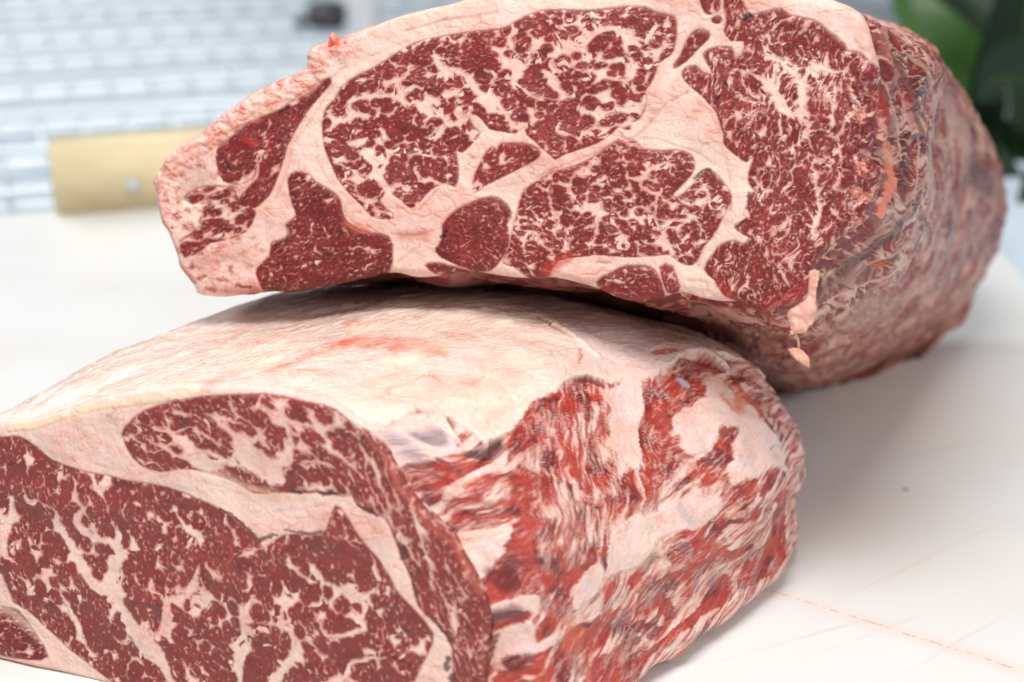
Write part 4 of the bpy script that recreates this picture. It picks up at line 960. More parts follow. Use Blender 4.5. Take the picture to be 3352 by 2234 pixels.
# ------------------------------------------------------------------ loose bits hanging from the upper joint
def pad(name, px_poly, depth, thick, colr, parent, h=0.35, seed=0, nrm_=None):
    PL = Plane(at(*np.mean(px_poly, 0), depth), (-0.1, -0.93, 0.25) if nrm_ is None else nrm_)
    P = catmull(PL.loc(px_poly), 4, True); lo, hi = P.min(0) - h, P.max(0) + h
    ns, nt_ = int((hi[0] - lo[0]) / h) + 1, int((hi[1] - lo[1]) / h) + 1
    SS, TT = np.meshgrid(lo[0] + h * np.arange(ns), lo[1] + h * np.arange(nt_), indexing='ij'); S, T = SS.ravel(), TT.ravel()
    sd = poly_sdf(S, T, P, 3, 0); sdg = sd.reshape(ns, nt_); gx, gy = np.gradient(sdg, h)
    o = sd < 0; S2, T2 = S - np.where(o, gx.ravel() * sd, 0), T - np.where(o, gy.ravel() * sd, 0)
    d = np.clip(sd, 0, thick); z = np.sqrt(np.maximum(thick ** 2 - (thick - d) ** 2, 0)) * (1 + 0.35 * fbm(S / 4, T / 4, 2, seed))
    z2 = z + 0.5 * fbm(S / 2.5, T / 6, 3, seed + 3) * sm(d, 0, thick)
    Vf, Vb = PL.world(S2, T2, z2), PL.world(S2, T2, -z)
    I = sdg > 0; anyi = I[:-1, :-1] | I[1:, :-1] | I[:-1, 1:] | I[1:, 1:]
    idm = np.arange(ns * nt_).reshape(ns, nt_); q4 = np.stack([idm[:-1, :-1], idm[1:, :-1], idm[1:, 1:], idm[:-1, 1:]], -1)[anyi]
    Q = np.vstack([q4, q4[:, ::-1] + ns * nt_]); V = np.vstack([Vf, Vb])
    u, inv = np.unique(Q.ravel(), return_inverse=True)
    nz = fbm(S / 3, T / 5, 3, seed + 8); cc = mixc(np.tile(np.asarray(colr[0]), (len(S), 1)), np.tile(np.asarray(colr[1]), (len(S), 1)), sm(nz, -0.3, 0.5))
    cc = np.vstack([cc, cc]); ss = np.tile([0.55, 1.0, 0.3], (len(cc), 1))
    return mesh_np(name, V[u], inv.reshape(-1, 4), MEAT, parent, cc[u], ss[u])
strip = pad("fat_strip", [(2642, 884), (2690, 886), (2681, 954), (2680, 1020), (2670, 1061), (2652, 1078), (2645, 1096), (2624, 1099), (2600, 1104), (2579, 1111), (2570, 1107), (2579, 1080), (2570, 1045), (2575, 1012), (2608, 992), (2637, 962)],
            0.655, 3.0, (srgb(230, 178, 160), srgb(220, 156, 136)), up, seed=301)
strip["label"] = "pale pink strip of fat hanging below the right end of the cut face"
# sub-parts: a thread and a flake of fat
strip["_w"] = tuple(np.array(up.location))
flake = pad("fat_flake", [(2570, 1144), (2587, 1134), (2616, 1132), (2653, 1165), (2659, 1194), (2649, 1215), (2624, 1202), (2591, 1177)], 0.657, 1.9, (srgb(230, 170, 146), srgb(222, 152, 126)), strip, seed=311)
thr = tube("fat_thread", [at(2598, 1096, .655) - np.array(up.location), at(2613, 1112, .656) - np.array(up.location), at(2614, 1138, .657) - np.array(up.location)], [0.0010, 0.00035, 0.0006], simple_mat("pale_membrane", tuple(srgb(214, 178, 164)), 0.35), None, 8)
thr.parent = strip
tag = pad("torn_fat_tag", [(1068, 150), (1072, 118), (1085, 100), (1102, 104), (1116, 130), (1128, 158), (1110, 170), (1075, 172)], 0.702, 3.0, (srgb(226, 88, 62), srgb(236, 150, 126)), up, seed=321)
tag["label"] = "small red shred of fat standing up on the upper left edge"

# ================================================================== LOWER JOINT
AY, AT = math.radians(21), math.radians(8)
A = Plane(ground(165, 2200), (-math.sin(AY) * math.cos(AT), -math.cos(AY) * math.cos(AT), math.sin(AT)))
b1 = tile(0, 1230, 1.562); b2 = tile(800, 1230, 1.562)
gA = lambda px: ground(px, 2164 + 0.222 * px)      # foot of the face on the board
A_OUT = [(-150, 1420), (-60, 1384), (0, 1376), (60, 1380), (115, 1372), (200, 1345), (320, 1305), (410, 1288), (500, 1274), (640, 1261), (760, 1262), (900, 1274), (1000, 1292), (1090, 1322), (1160, 1372), (1225, 1422),
         (1274, 1500), (1330, 1600), (1400, 1692), (1480, 1750), (1503, 1795), (1560, 1892), (1598, 2000), (1592, 2100), (1578, 2234), (1560, 2380), (1500, 2480), (1300, 2450), (1000, 2385), (700, 2318), (450, 2262), (330, 2236), (200, 2205), (100, 2185), (0, 2160), (-120, 2130), (-170, 2000), (-180, 1700)]
muscles_l = [
    dict(name="eye_muscle", tint=(1.08, 1.58, 1.50), th=-66, lobe=2.9, lan=1.35, r0=.56, r1=.91, drop=.015, fthr=.60, thr=-.15, levels=[big(8.5, .20, 21, -60, 1.4, 1.3), big(5.0, .0, 22, -60, 1.5, 2.2)],
         poly=[(-150, 1500), (-60, 1440), (26, 1432)] + b1([(100, 318), (180, 368), (260, 430), (400, 480), (560, 518), (700, 543), (850, 573), (1000, 636), (1150, 700), (1250, 770), (1330, 852), (1350, 885), (1440, 822), (1540, 812)])
         + b2([(300, 812), (400, 815), (435, 750), (462, 668), (520, 710), (580, 800), (650, 900), (740, 1030), (772, 1100), (850, 1180), (960, 1320), (930, 1430), (880, 1540), (860, 1640)])
         + [(1310, 2380), (1000, 2350), (700, 2290), (480, 2290)] + b1([(560, 1560), (380, 1430), (240, 1300), (140, 1200), (60, 1160), (10, 1010)]) + [(-80, 1880), (-160, 1800)]),
    dict(name="cap_muscle", tint=(1.08, 1.58, 1.46), th=-28, lobe=2.3, lan=2.0, thr=-.1, r0=.54, r1=.90, drop=.02, fthr=.54, levels=[big(4.2, .46, 23, -25, 2.3, 1.0)],
         poly=b1([(620, 300), (660, 240), (740, 180), (900, 130), (1100, 105), (1300, 95), (1420, 105)]) + b2([(220, 118), (400, 152), (500, 205), (560, 275), (600, 300), (560, 400), (520, 520), (540, 600), (500, 620), (380, 600), (280, 605), (160, 600)])
         + b1([(1400, 600), (1300, 605), (1200, 555), (1000, 485), (900, 480), (820, 490), (720, 460), (650, 380)])),
    dict(name="cap_muscle", tint=(1.10, 1.60, 1.46), th=-58, lobe=1.6, lan=3.6, r0=.55, r1=.90, drop=.02, fthr=.52, levels=[big(3.0, .34, 24, -58, 4.0, 1.0)],
         poly=b2([(600, 280), (690, 340), (790, 470), (875, 615), (985, 760), (1095, 820), (1160, 940), (1240, 1090), (1280, 1250), (1240, 1400), (1230, 1560), (1220, 1720), (1080, 1720), (1060, 1560), (1060, 1400), (990, 1290), (890, 1180), (850, 1050), (790, 910), (745, 770), (700, 715), (600, 680), (540, 600), (520, 520), (560, 400)])),
    dict(name="muscle", tint=(0.75, 0.65, 0.75), th=10, fthr=0.6, hair=0.2, levels=[big(8, .05, 25, 0, 1.5, 1.0)],
         poly=[(-160, 1960), (-60, 1970), (0, 1988)] + b1([(90, 1205), (160, 1300), (242, 1440), (140, 1452), (0, 1430)]) + [(-100, 2130), (-160, 2080)]),
]
veins_l = []
def VL(fn, pts, w): veins_l.append((fn(pts), np.asarray(w, float) / 1.562))
VL(b1, [(60, 620), (50, 720), (40, 830), (20, 900), (90, 960)], [46, 36, 28, 46, 34]); VL(b1, [(20, 900), (-40, 900)], [40, 40])
VL(b1, [(285, 670), (300, 770), (370, 880), (430, 990), (490, 1080), (570, 1110), (640, 1220), (720, 1320), (790, 1400), (840, 1500), (900, 1600)], [26, 44, 52, 52, 64, 66, 60, 66, 86, 64, 70])
VL(b1, [(440, 660), (400, 760), (500, 830), (600, 860), (600, 960), (560, 1060), (520, 1090)], [40, 56, 44, 46, 42, 70, 80]); VL(b1, [(600, 780), (600, 860)], [46, 46]); VL(b1, [(615, 590), (618, 700)], [20, 22])
VL(b1, [(350, 660), (400, 655)], [24, 26]); VL(b1, [(530, 680), (550, 690)], [26, 26]); VL(b1, [(760, 710), (800, 712)], [26, 24]); VL(b1, [(890, 710), (950, 780), (1020, 830), (1030, 880)], [34, 36, 46, 28])
VL(b1, [(1030, 960), (1000, 1060), (940, 1130), (870, 1150), (860, 1250), (810, 1340)], [30, 50, 44, 40, 60, 76]); VL(b1, [(1000, 1060), (1060, 1110), (1130, 1170)], [40, 36, 34])
VL(b1, [(800, 920), (820, 970), (860, 990)], [30, 26, 14]); VL(b1, [(900, 960), (920, 1040)], [12, 16]); VL(b1, [(1300, 1120), (1255, 1210), (1245, 1280), (1260, 1380), (1220, 1440), (1220, 1568)], [44, 44, 36, 36, 76, 70])
VL(b1, [(1250, 1275), (1340, 1265), (1430, 1265), (1440, 1170), (1430, 1120)], [16, 14, 18, 26, 24]); VL(b1, [(1440, 1260), (1490, 1320), (1500, 1430), (1430, 1520), (1420, 1580)], [20, 26, 40, 44, 44])
VL(b1, [(310, 1110), (350, 1200), (390, 1290), (410, 1350)], [34, 36, 36, 56]); VL(b1, [(190, 1025), (290, 1020)], [46, 50]); VL(b1, [(270, 930), (310, 960)], [36, 30]); VL(b1, [(230, 790), (205, 850)], [14, 20]); VL(b1, [(190, 480), (210, 490)], [26, 26])
VL(b1, [(570, 1330), (620, 1375), (690, 1350)], [22, 24, 20]); VL(b1, [(490, 1420), (510, 1470)], [22, 24]); VL(b1, [(640, 1480), (660, 1560)], [22, 30]); VL(b1, [(970, 1320), (1010, 1320)], [26, 26]); VL(b1, [(960, 1480), (1000, 1540)], [30, 36]); VL(b1, [(1120, 980), (1120, 1040)], [30, 36])
VL(b1, [(1230, 890), (1310, 885), (1340, 860)], [26, 18, 10]); VL(b1, [(1150, 980), (1220, 900)], [16, 28]); VL(b1, [(1070, 1370), (1080, 1400)], [20, 24]); VL(b1, [(760, 880), (790, 890)], [24, 26])
VL(b2, [(210, 930), (225, 970)], [24, 16]); VL(b2, [(310, 950), (400, 1060), (460, 1080), (550, 1150), (640, 1120), (690, 1060)], [16, 28, 22, 24, 28, 12]); VL(b2, [(390, 1100), (420, 1160), (470, 1170)], [18, 26, 18])
VL(b2, [(540, 1180), (600, 1260), (600, 1300), (440, 1330), (400, 1270), (330, 1180)], [26, 40, 36, 36, 26, 14]); VL(b2, [(190, 1050), (200, 1150), (195, 1250), (250, 1320), (280, 1420), (200, 1480), (170, 1600)], [22, 26, 26, 32, 46, 42, 46])
VL(b2, [(740, 1440), (620, 1450), (540, 1480), (520, 1600)], [26, 30, 26, 36]); VL(b2, [(800, 1420), (880, 1410)], [24, 26]); VL(b2, [(440, 1340), (440, 1420)], [30, 14]); VL(b2, [(60, 850), (100, 890)], [18, 18])
# cap muscle
VL(b1, [(720, 300), (800, 345), (880, 350), (950, 340)], [22, 20, 26, 40]); VL(b1, [(730, 360), (800, 390), (860, 350)], [14, 20, 14]); VL(b1, [(700, 270), (780, 230)], [10, 14]); VL(b1, [(830, 240), (880, 290), (980, 270), (1060, 310), (1130, 350)], [22, 28, 14, 24, 30])
VL(b1, [(990, 370), (1040, 420), (1000, 450), (1120, 470)], [40, 66, 50, 70]); VL(b1, [(960, 350), (1080, 400), (1180, 450), (1300, 520)], [34, 30, 26, 24]); VL(b1, [(1190, 360), (1260, 420), (1360, 470), (1440, 540)], [50, 100, 110, 100]); VL(b1, [(1140, 230), (1220, 310), (1280, 340), (1340, 300), (1380, 240)], [14, 34, 46, 30, 20])
VL(b1, [(1030, 190), (1150, 215), (1280, 260)], [20, 24, 22]); VL(b1, [(1380, 200), (1440, 160), (1460, 230), (1540, 260)], [20, 26, 26, 24]); VL(b1, [(1500, 300), (1490, 420)], [30, 46])
VL(b1, [(1000, 470), (1100, 520), (1200, 560), (1300, 590)], [30, 40, 34, 26]); VL(b2, [(200, 170), (240, 235), (340, 250), (420, 265), (480, 230)], [24, 28, 26, 28, 36]); VL(b2, [(250, 270), (240, 380), (220, 440), (130, 440)], [26, 46, 56, 60])
VL(b2, [(380, 340), (440, 380), (540, 460), (620, 540)], [20, 22, 20, 16]); VL(b2, [(300, 440), (400, 440), (480, 500)], [36, 24, 16]); VL(b2, [(180, 500), (240, 470)], [50, 40]); VL(b2, [(250, 580), (400, 570), (520, 620)], [26, 24, 30])
VL(b2, [(580, 320), (650, 470), (720, 600), (800, 740)], [12, 12, 14, 10]); VL(b2, [(640, 560), (700, 650), (790, 820), (860, 830)], [14, 20, 12, 18]); VL(b2, [(880, 840), (940, 930), (930, 1000)], [10, 20, 14]); VL(b2, [(950, 1000), (1030, 1160), (1080, 1300)], [14, 20, 16]); VL(b2, [(1050, 1020), (1100, 1200)], [12, 14])
DG = srgb(88, 56, 52)
darks_l = [(b2([(235, 580), (275, 600)]), 14, DG), (b2([(380, 605), (500, 600)]), 9, DG), (b2([(575, 650), (630, 690), (680, 710)]), [5, 11, 5], DG), (b2([(810, 890), (812, 930)]), 18, DG), (b2([(855, 1040), (880, 1130)]), 9, srgb(96, 66, 62)), (b2([(990, 1275), (1030, 1320), (1050, 1365)]), 9, DG),
           (b2([(1040, 1450), (1035, 1500)]), 16, DG), (b2([(1055, 1540), (1050, 1600)]), 14, DG), (b1([(1120, 690), (1200, 730), (1290, 800), (1335, 845)]), 5, srgb(108, 72, 64)), (b1([(1335, 845), (1410, 815)]), 8, srgb(110, 74, 64)), (b2([(200, 790), (330, 808), (400, 800)]), [3, 6, 10], srgb(104, 70, 62)),
           (b1([(70, 1050), (75, 1065)]), 12, srgb(120, 12, 14)), (b1([(90, 1120), (110, 1145)]), 16, srgb(120, 12, 14)), (b2([(780, 1450), (850, 1480)]), 12, srgb(92, 20, 22))]
soft_l = [(b1([(60, 262), (180, 262), (300, 222), (480, 172), (700, 130), (1000, 80)]), [12, 16, 14, 12, 12, 12], srgb(246, 214, 180), 0.85, 2.0), (b1([(1100, 480), (1250, 580), (1400, 610)]), [14, 20, 20], srgb(228, 176, 156), 0.5, 2.5), (b1([(1300, 430), (1400, 470)]), [40, 40], srgb(232, 184, 168), 0.5, 3),
          (b2([(640, 330), (740, 470), (830, 620), (950, 780), (1060, 850), (1120, 960), (1200, 1110)]), [5, 5, 6, 8, 12, 8, 7], srgb(214, 112, 84), 0.4, 1.6), (b2([(570, 270), (640, 330)]), [4, 4], srgb(200, 96, 76), 0.5, 1.0),
          (b2([(0, 560), (150, 620), (300, 630)]), [10, 10, 8], srgb(226, 168, 140), 0.45, 2), (b1([(0, 1180), (120, 1260), (280, 1400), (450, 1520)]), [10, 12, 16, 14], srgb(238, 196, 182), 0.6, 3)]
creases_l = [(b1([(40, 290), (190, 278), (300, 234), (480, 184), (640, 165), (860, 135)]), 4, 0.6), (b1([(480, 380), (460, 440), (540, 470), (640, 490)]), 3, 0.35), (b1([(700, 510), (760, 490), (800, 500)]), 3, 0.4), (b1([(1000, 540), (1200, 600), (1350, 680)]), 3, 0.3), (b2([(150, 700), (330, 680), (440, 640)]), 3, 0.3)]
def r_l(px, py):
    return 2.2 + 1.6 * sm(py, 1450, 1300) + 0 * px
lo_j = empty("beef_joint", tuple(at(1400, 2000, 0.70) * np.array([1, 1, 0]) + np.array([0, 0, 0.001])), "marbled beef joint lying on the board beneath the other, with a creamy fat cap", "beef", "raw marbled beef joints")
V, Q, C, SF, qid, OUTL = build_face(A, A_OUT, muscles_l, veins_l, creases_l, darks_l, soft_l, r_l, 0.29, 31)
split_parts(V, Q, C, SF, qid, [m_["name"] for m_ in muscles_l], lo_j, MEAT, "fat_seam", -A.n * 0.004)

anch_l = [(0, 2160), (-170, 1750), (-60, 1384), (330, 1303), (800, 1265), (1225, 1422), (1503, 1795), (1592, 2100), (1500, 2480), (700, 2318)]
g0 = lambda x, y: ground(x, y, 0.001)
def left_of(P, z): return np.array([P[0] + 0.004, P[1] + 0.002, z])
def ringL(j2, j3, j4, j5, j6, j6b, j7):
    P2 = at(*j2); P7 = g0(*j7)
    foot = left_of(P2, 0.0015)
    return [foot, left_of(P2, P2[2] * 0.55), P2, at(*j3), at(*j4), at(*j5), at(*j6), at(*j6b), P7, 0.5 * (foot + P7) * np.array([1, 1, 0]) + np.array([0, 0, 0.0012])]
rings_l = [
    ringL((150, 1275, .700), (600, 1208, .672), (1060, 1190, .655), (1490, 1425, .622), (1750, 1790, .618), (1835, 2110, .628), (1800, 2400)),
    ringL((450, 1133, .735), (880, 1100, .705), (1330, 1085, .690), (1765, 1310, .655), (2000, 1740, .648), (2090, 2010, .660), (2062, 2226)),
    ringL((800, 1008, .770), (1180, 992, .738), (1620, 1000, .720), (2010, 1225, .690), (2250, 1650, .678), (2335, 1900, .690), (2262, 2092)),
    ringL((1080, 955, .805), (1440, 932, .768), (1880, 985, .745), (2240, 1165, .715), (2480, 1570, .706), (2500, 1790, .715), (2405, 1985)),
    ringL((1320, 960, .840), (1650, 950, .800), (2150, 1060, .770), (2440, 1185, .745), (2612, 1450, .738), (2600, 1640, .742), (2505, 1890)),
    ringL((1500, 1020, .86), (1800, 990, .83), (2250, 1120, .805), (2510, 1250, .780), (2630, 1480, .772), (2618, 1640, .768), (2545, 1820)),
    ringL((1650, 1150, .86), (1900, 1120, .85), (2250, 1200, .835), (2450, 1330, .82), (2540, 1500, .81), (2530, 1640, .80), (2480, 1780)),
]
CN = [24, 40, 130, 170, 190, 200, 150, 130, 20, 16]
G, jid = loft(A, OUTL, anch_l, rings_l, r_l, CN, [72, 66, 62, 56, 50, 28, 16])
S_, T_ = arc_coords(G); nrm = normals_grid(G); nv, nu = S_.shape
s, t = S_.ravel(), T_.ravel(); J = np.tile(jid, (nv, 1)).ravel(); n_ = len(s)
px_f = to_px(G.reshape(-1, 3))
PX, PY = px_f[0], px_f[1]
vi = np.nonzero((J > 1.8) & (J < 8.05) & (t < 175))[0]
# ---- top: creamy fat cap with pink stains
wx = fbm(s / 16, t / 16, 3, 401); wy = fbm(s / 16 + 30, t / 16, 3, 405)
stt = fbm((s + 7 * wx) / 5.5, (t + 8 * wy) / 20, 4, 410)
fineT = fbm(s / 1.6, t / 4.0, 3, 415); lowT = fbm(s / 40, t / 45, 2, 418)
cT = mixc(np.tile(srgb(236, 208, 194), (n_, 1)), np.tile(srgb(235, 192, 175), (n_, 1)), sm(stt + 0.5 * wx, -0.1, 0.8))
cT = mixc(cT, np.tile(srgb(242, 224, 198), (n_, 1)), sm(-stt + wy, 0.1, 0.8) * 0.7)
cT = mixc(cT, np.tile(srgb(222, 206, 206), (n_, 1)), sm(fbm(s / 22, t / 14, 2, 430), 0.05, 0.6) * 0.6 * sm(PX, 1500, 300))
vein = np.clip(1 - np.abs(fbm((s + 8 * wx) / 11, (t + 8 * wy) / 40, 3, 436)) * 14, 0, 1) * sm(lowT + wx, -0.1, 0.6)
cT = mixc(cT, np.tile(srgb(226, 138, 106), (n_, 1)), vein * 0.75)
sjT, tjT = s + 1.6 * fineT + 1.5 * wx, t + 2.5 * stt
STAIN = srgb(222, 106, 74)
disT = 0.55 * fbm(s / 9, t / 16, 3, 440) + 1.6 * fbm(s / 35, t / 40, 2, 444) + 0.16 * fineT + 0.30 * np.clip(1 - np.abs(fbm((s + 6 * wx) / 7, (t + 6 * wy) / 22, 2, 447)) * 6, 0, 1)
for pts, w, c, amt, so, hh in [
    ([(1100, 1120), (1200, 1115), (1300, 1125), (1400, 1140)], [4, 9, 10, 6], srgb(228, 108, 76), 0.8, 6, 0), ([(880, 1215), (1000, 1170), (1140, 1120)], [2, 2.5, 4], STAIN, 0.65, 3.5, 0), ([(900, 1075), (1000, 1035), (1100, 1020), (1250, 1005)], [1.5, 2, 2.5, 1.5], STAIN, 0.6, 2.5, 0),
    ([(1180, 990), (1240, 985)], [2, 2], STAIN, 0.7, 2, 0), ([(1550, 1000), (1640, 1010)], [1, 1.5], STAIN, 0.7, 1.2, 0), ([(700, 1230), (850, 1180)], [2, 2], srgb(232, 160, 136), 0.5, 3, 0), ([(1520, 1230), (1620, 1260), (1660, 1300)], [2, 3, 2], STAIN, 0.45, 3, 0),
    ([(1300, 1200), (1340, 1290), (1450, 1260)], [2, 2, 2], srgb(236, 180, 160), 0.6, 3, 0), ([(1280, 1300), (1420, 1300), (1560, 1290)], [6, 8, 6], srgb(240, 190, 170), 0.6, 6, 0), ([(1450, 1050), (1600, 1080), (1700, 1120)], [2, 3, 2], srgb(238, 190, 160), 0.5, 3, 0),
    ([(1770, 1035), (1820, 1070), (1860, 1095)], [0.6, 0.8, 0.5], srgb(176, 90, 66), 0.9, 0.8, -1.0), ([(1790, 1040), (1880, 1100), (1960, 1160)], [2, 2.2, 1.6], srgb(250, 228, 206), 0.7, 0.8, 0.9), ([(1980, 1120), (2200, 1150)], [18, 16], srgb(236, 206, 204), 0.55, 10, 0),
    ([(1460, 1320), (1520, 1310), (1700, 1290), (1800, 1250)], [3, 3, 3, 3], srgb(248, 228, 206), 0.6, 3, 0.3), ([(1900, 1140), (1905, 1180)], [0.6, 0.6], srgb(206, 100, 80), 0.8, 0.8, -0.4), ([(2140, 1150), (2220, 1150)], [1.4, 1.2], srgb(206, 84, 60), 0.8, 1.0, -0.5), ([(0, 1390), (100, 1360), (300, 1300), (600, 1256)], [3, 3, 3, 3], srgb(246, 220, 190), 0.6, 2.5, 0.2)]:
    pool = vi[J[vi] < 6.2]
    d = stroke(sjT, tjT, st_pts(pts, pool), w, 3 + so, 4)
    k = sm(d, -so, so * 0.3) * amt * (0.55 + 0.45 * sm(stt + 0.8 * fineT, -0.3, 0.4) if so > 2 else 1)
    cT = mixc(cT, np.tile(c, (n_, 1)), k); disT = disT + hh * k
# ---- side: streaks of lean and fat
ang = math.radians(-32)
def rot(sx, tx, a): return sx * math.cos(a) - tx * math.sin(a), sx * math.sin(a) + tx * math.cos(a)
qa = tile(1800, 1050, 1.742); ra = tile(1200, 1100, 1.96); ca = tile(1400, 1700, 2.241)
# streak coordinates measured along the flank (t) and down it (s)
def streak(a, l1, l2, seed, wamp=3.0):
    x, y = rot(s + wamp * wx, t + wamp * wy, math.radians(a)); return fbm(x / l1, y / l2, 4, seed, 0.6)
k_up = sm(PX - 0.55 * (PY - 1350), 1500, 1900)
sA = streak(-14, 2.6, 17, 450, 2.0); sB = streak(-48, 2.8, 13, 455, 2.5); sC = streak(-34, 2.8, 14, 458, 2.0)
mixAB = sm(PX, 1650, 1850) * sm(PX, 2250, 2080); mixBC = sm(PY, 1750, 1950)
sv = sA * (1 - mixAB) + sB * mixAB; sv = sv * (1 - mixBC) + sC * mixBC
small = fbm(s / 1.3, t / 2.0, 3, 462)
bias = np.full(n_, 0.0); lean_t = np.zeros(n_)
Sj, Tj = s + 1.8 * wx + 0.35 * small, t + 1.8 * wy + 0.45 * small
pool = vi[J[vi] > 4.4]
def blob(pts, val, so=1.6):
    global bias
    d = poly_sdf(Sj, Tj, st_pts(pts, pool), 6.0, 3)
    k = sm(d, -so, so); bias = bias * (1 - k) + val * k
# lean
blob(ra([(235, 890), (330, 820), (470, 775), (560, 790), (720, 745), (900, 670), (930, 560), (1030, 440), (1180, 350), (1300, 290), (1440, 230), (1520, 280), (1530, 360), (1440, 430), (1340, 470), (1330, 560), (1200, 600), (1140, 700), (1040, 730), (880, 800), (640, 900), (480, 980), (380, 1080), (300, 1000)]), 0.42)
blob(ra([(600, 960), (880, 860), (1050, 840), (1200, 880), (1240, 950), (1140, 1160), (1000, 1180), (880, 1200), (760, 1250), (520, 1260), (440, 1200), (560, 1130), (740, 1080)]), 0.30)
blob(ra([(1140, 620), (1330, 560), (1340, 700), (1300, 880), (1160, 830)]), 0.25); blob(ra([(1380, 700), (1560, 560), (1568, 800), (1440, 1000), (1320, 880)]), 0.2)
blob(ra([(920, 1230), (1160, 1160), (1130, 1360), (1060, 1568), (800, 1568), (860, 1440), (910, 1330)]), 0.6); blob(ra([(1160, 1260), (1330, 1160), (1500, 1120), (1330, 1400), (1220, 1500), (1110, 1450)]), 0.15)
blob(qa([(540, 330), (640, 285), (700, 300), (820, 230), (870, 160), (1010, 165), (1140, 200), (1220, 260), (1260, 330), (1230, 380), (1245, 520), (1180, 510), (1150, 380), (1100, 270), (1040, 240), (900, 285), (890, 400), (840, 440), (760, 470), (720, 560), (680, 620), (760, 690), (770, 790), (700, 850), (600, 880), (540, 900), (530, 700), (560, 560), (540, 430)]), 0.42, 1.2)
blob(qa([(880, 700), (960, 670), (1000, 615), (1060, 640), (1085, 700), (1040, 780), (1020, 860), (960, 905), (880, 895), (850, 850), (870, 760)]), 0.5, 0.8)
blob(qa([(1000, 985), (1100, 950), (1180, 885), (1330, 835), (1332, 900), (1270, 990), (1180, 1022), (1100, 1032), (1010, 1025)]), 0.28, 1.0)
blob(qa([(1345, 1000), (1430, 990), (1420, 1080), (1400, 1180), (1360, 1300), (1330, 1400), (1260, 1465), (1130, 1515), (1120, 1440), (1180, 1330), (1270, 1250), (1300, 1150), (1330, 1080)]), 0.7, 1.0)
blob(qa([(920, 1230), (960, 1150), (1040, 1110), (1060, 1150), (1160, 1130), (1230, 1080), (1240, 1110), (1130, 1165), (1050, 1185), (985, 1235), (960, 1290), (880, 1340), (800, 1390), (690, 1390), (700, 1330), (830, 1240)]), 0.5, 0.9)
blob(qa([(540, 1568), (700, 1470), (820, 1400), (900, 1370), (960, 1310), (1100, 1300), (1185, 1288), (1130, 1345), (1000, 1395), (900, 1455), (800, 1525), (740, 1568)]), 0.42, 0.9)
blob(qa([(500, 1500), (560, 1400), (630, 1330), (645, 1370), (585, 1440), (520, 1515)]), 0.5, 0.8); blob(qa([(400, 980), (540, 860), (620, 900), (610, 1040), (440, 1060), (300, 1080), (330, 1020)]), 0.35, 1.5)
blob(qa([(420, 900), (560, 800), (610, 900), (560, 1000), (440, 1000)]), 0.4, 1.5)
blob(ca([(480, 380), (700, 250), (830, 160), (830, 330), (860, 560), (700, 560), (480, 590), (430, 520)]), 0.62); blob(ca([(820, 380), (1100, 260), (1330, 190), (1290, 320), (1140, 480), (1110, 660), (1000, 800), (900, 880), (790, 930), (770, 880), (840, 760), (860, 600)]), 0.38)
blob(ca([(400, 690), (560, 680), (740, 690), (700, 800), (520, 840), (390, 830)]), 0.6, 1.0); blob(ca([(390, 900), (580, 890), (570, 980), (520, 1080), (430, 1197), (350, 1197)]), 0.4)
blob(ca([(590, 1060), (760, 1000), (920, 920), (860, 1060), (780, 1140), (680, 1120)]), 0.6, 1.0); blob(ca([(520, 1180), (620, 1130), (760, 1190), (700, 1260), (520, 1260)]), 0.6, 1.0)
blob(ca([(1080, 840), (1240, 740), (1400, 660), (1540, 690), (1530, 800), (1400, 830), (1300, 930), (1200, 1060), (1050, 1197), (820, 1250), (800, 1190), (950, 980), (1050, 870)]), 0.36)
blob(ca([(1560, 690), (1620, 540), (1760, 460), (1950, 330), (2060, 310), (1900, 430), (1790, 520), (1760, 620), (1620, 700)]), 0.45, 1.0); blob(ca([(1750, 640), (1810, 620), (1880, 690), (1820, 715), (1760, 690)]), 0.8, 0.7)
blob(ca([(2000, 660), (2100, 540), (2200, 420), (2260, 430), (2290, 500), (2200, 650), (2100, 680), (1900, 820), (1750, 960), (1600, 1090), (1500, 1250), (1300, 1300), (1500, 1060), (1700, 930), (1850, 790)]), 0.75, 1.0); blob(ca([(1560, 760), (1720, 750), (1780, 800), (1680, 870), (1600, 830)]), 0.5, 0.9)
blob(ca([(1250, 1060), (1400, 960), (1560, 860), (1640, 880), (1500, 1000), (1440, 1120), (1300, 1250), (1150, 1250)]), 0.4, 1.2)
# fat
blob(ra([(480, 1010), (640, 880), (780, 800), (930, 710), (920, 770), (780, 860), (640, 920), (600, 1000), (500, 1060)]), -0.75, 0.9); blob(ra([(560, 1280), (760, 1260), (930, 1220), (900, 1340), (860, 1440), (700, 1568), (660, 1500), (600, 1380)]), -0.7, 1.2)
blob(ra([(70, 600), (200, 540), (330, 520), (500, 560), (560, 640), (560, 720), (440, 770), (330, 810), (230, 860), (130, 760)]), -0.7, 1.0)
blob(qa([(390, 600), (400, 520), (300, 350), (340, 370), (460, 300), (500, 260), (540, 480), (540, 640), (540, 740), (520, 830), (450, 780), (390, 700)]), -0.8, 0.8)
blob(qa([(720, 580), (800, 500), (900, 430), (920, 300), (1000, 320), (1050, 370), (1150, 470), (1200, 540), (1100, 600), (1000, 600), (940, 680), (860, 720), (800, 740), (760, 660)]), -0.75, 1.0)
blob(qa([(1100, 640), (1200, 560), (1330, 600), (1440, 640), (1470, 760), (1420, 900), (1330, 820), (1180, 870), (1060, 930), (1050, 800)]), -0.55, 1.5)
blob(qa([(350, 1300), (480, 1130), (620, 1100), (760, 1000), (1000, 1040), (900, 1150), (700, 1230), (600, 1320), (500, 1420), (380, 1430)]), -0.7, 1.2); blob(ca([(1140, 480), (1200, 400), (1300, 340), (1320, 480), (1200, 620), (1110, 680)]), -0.7, 0.8)
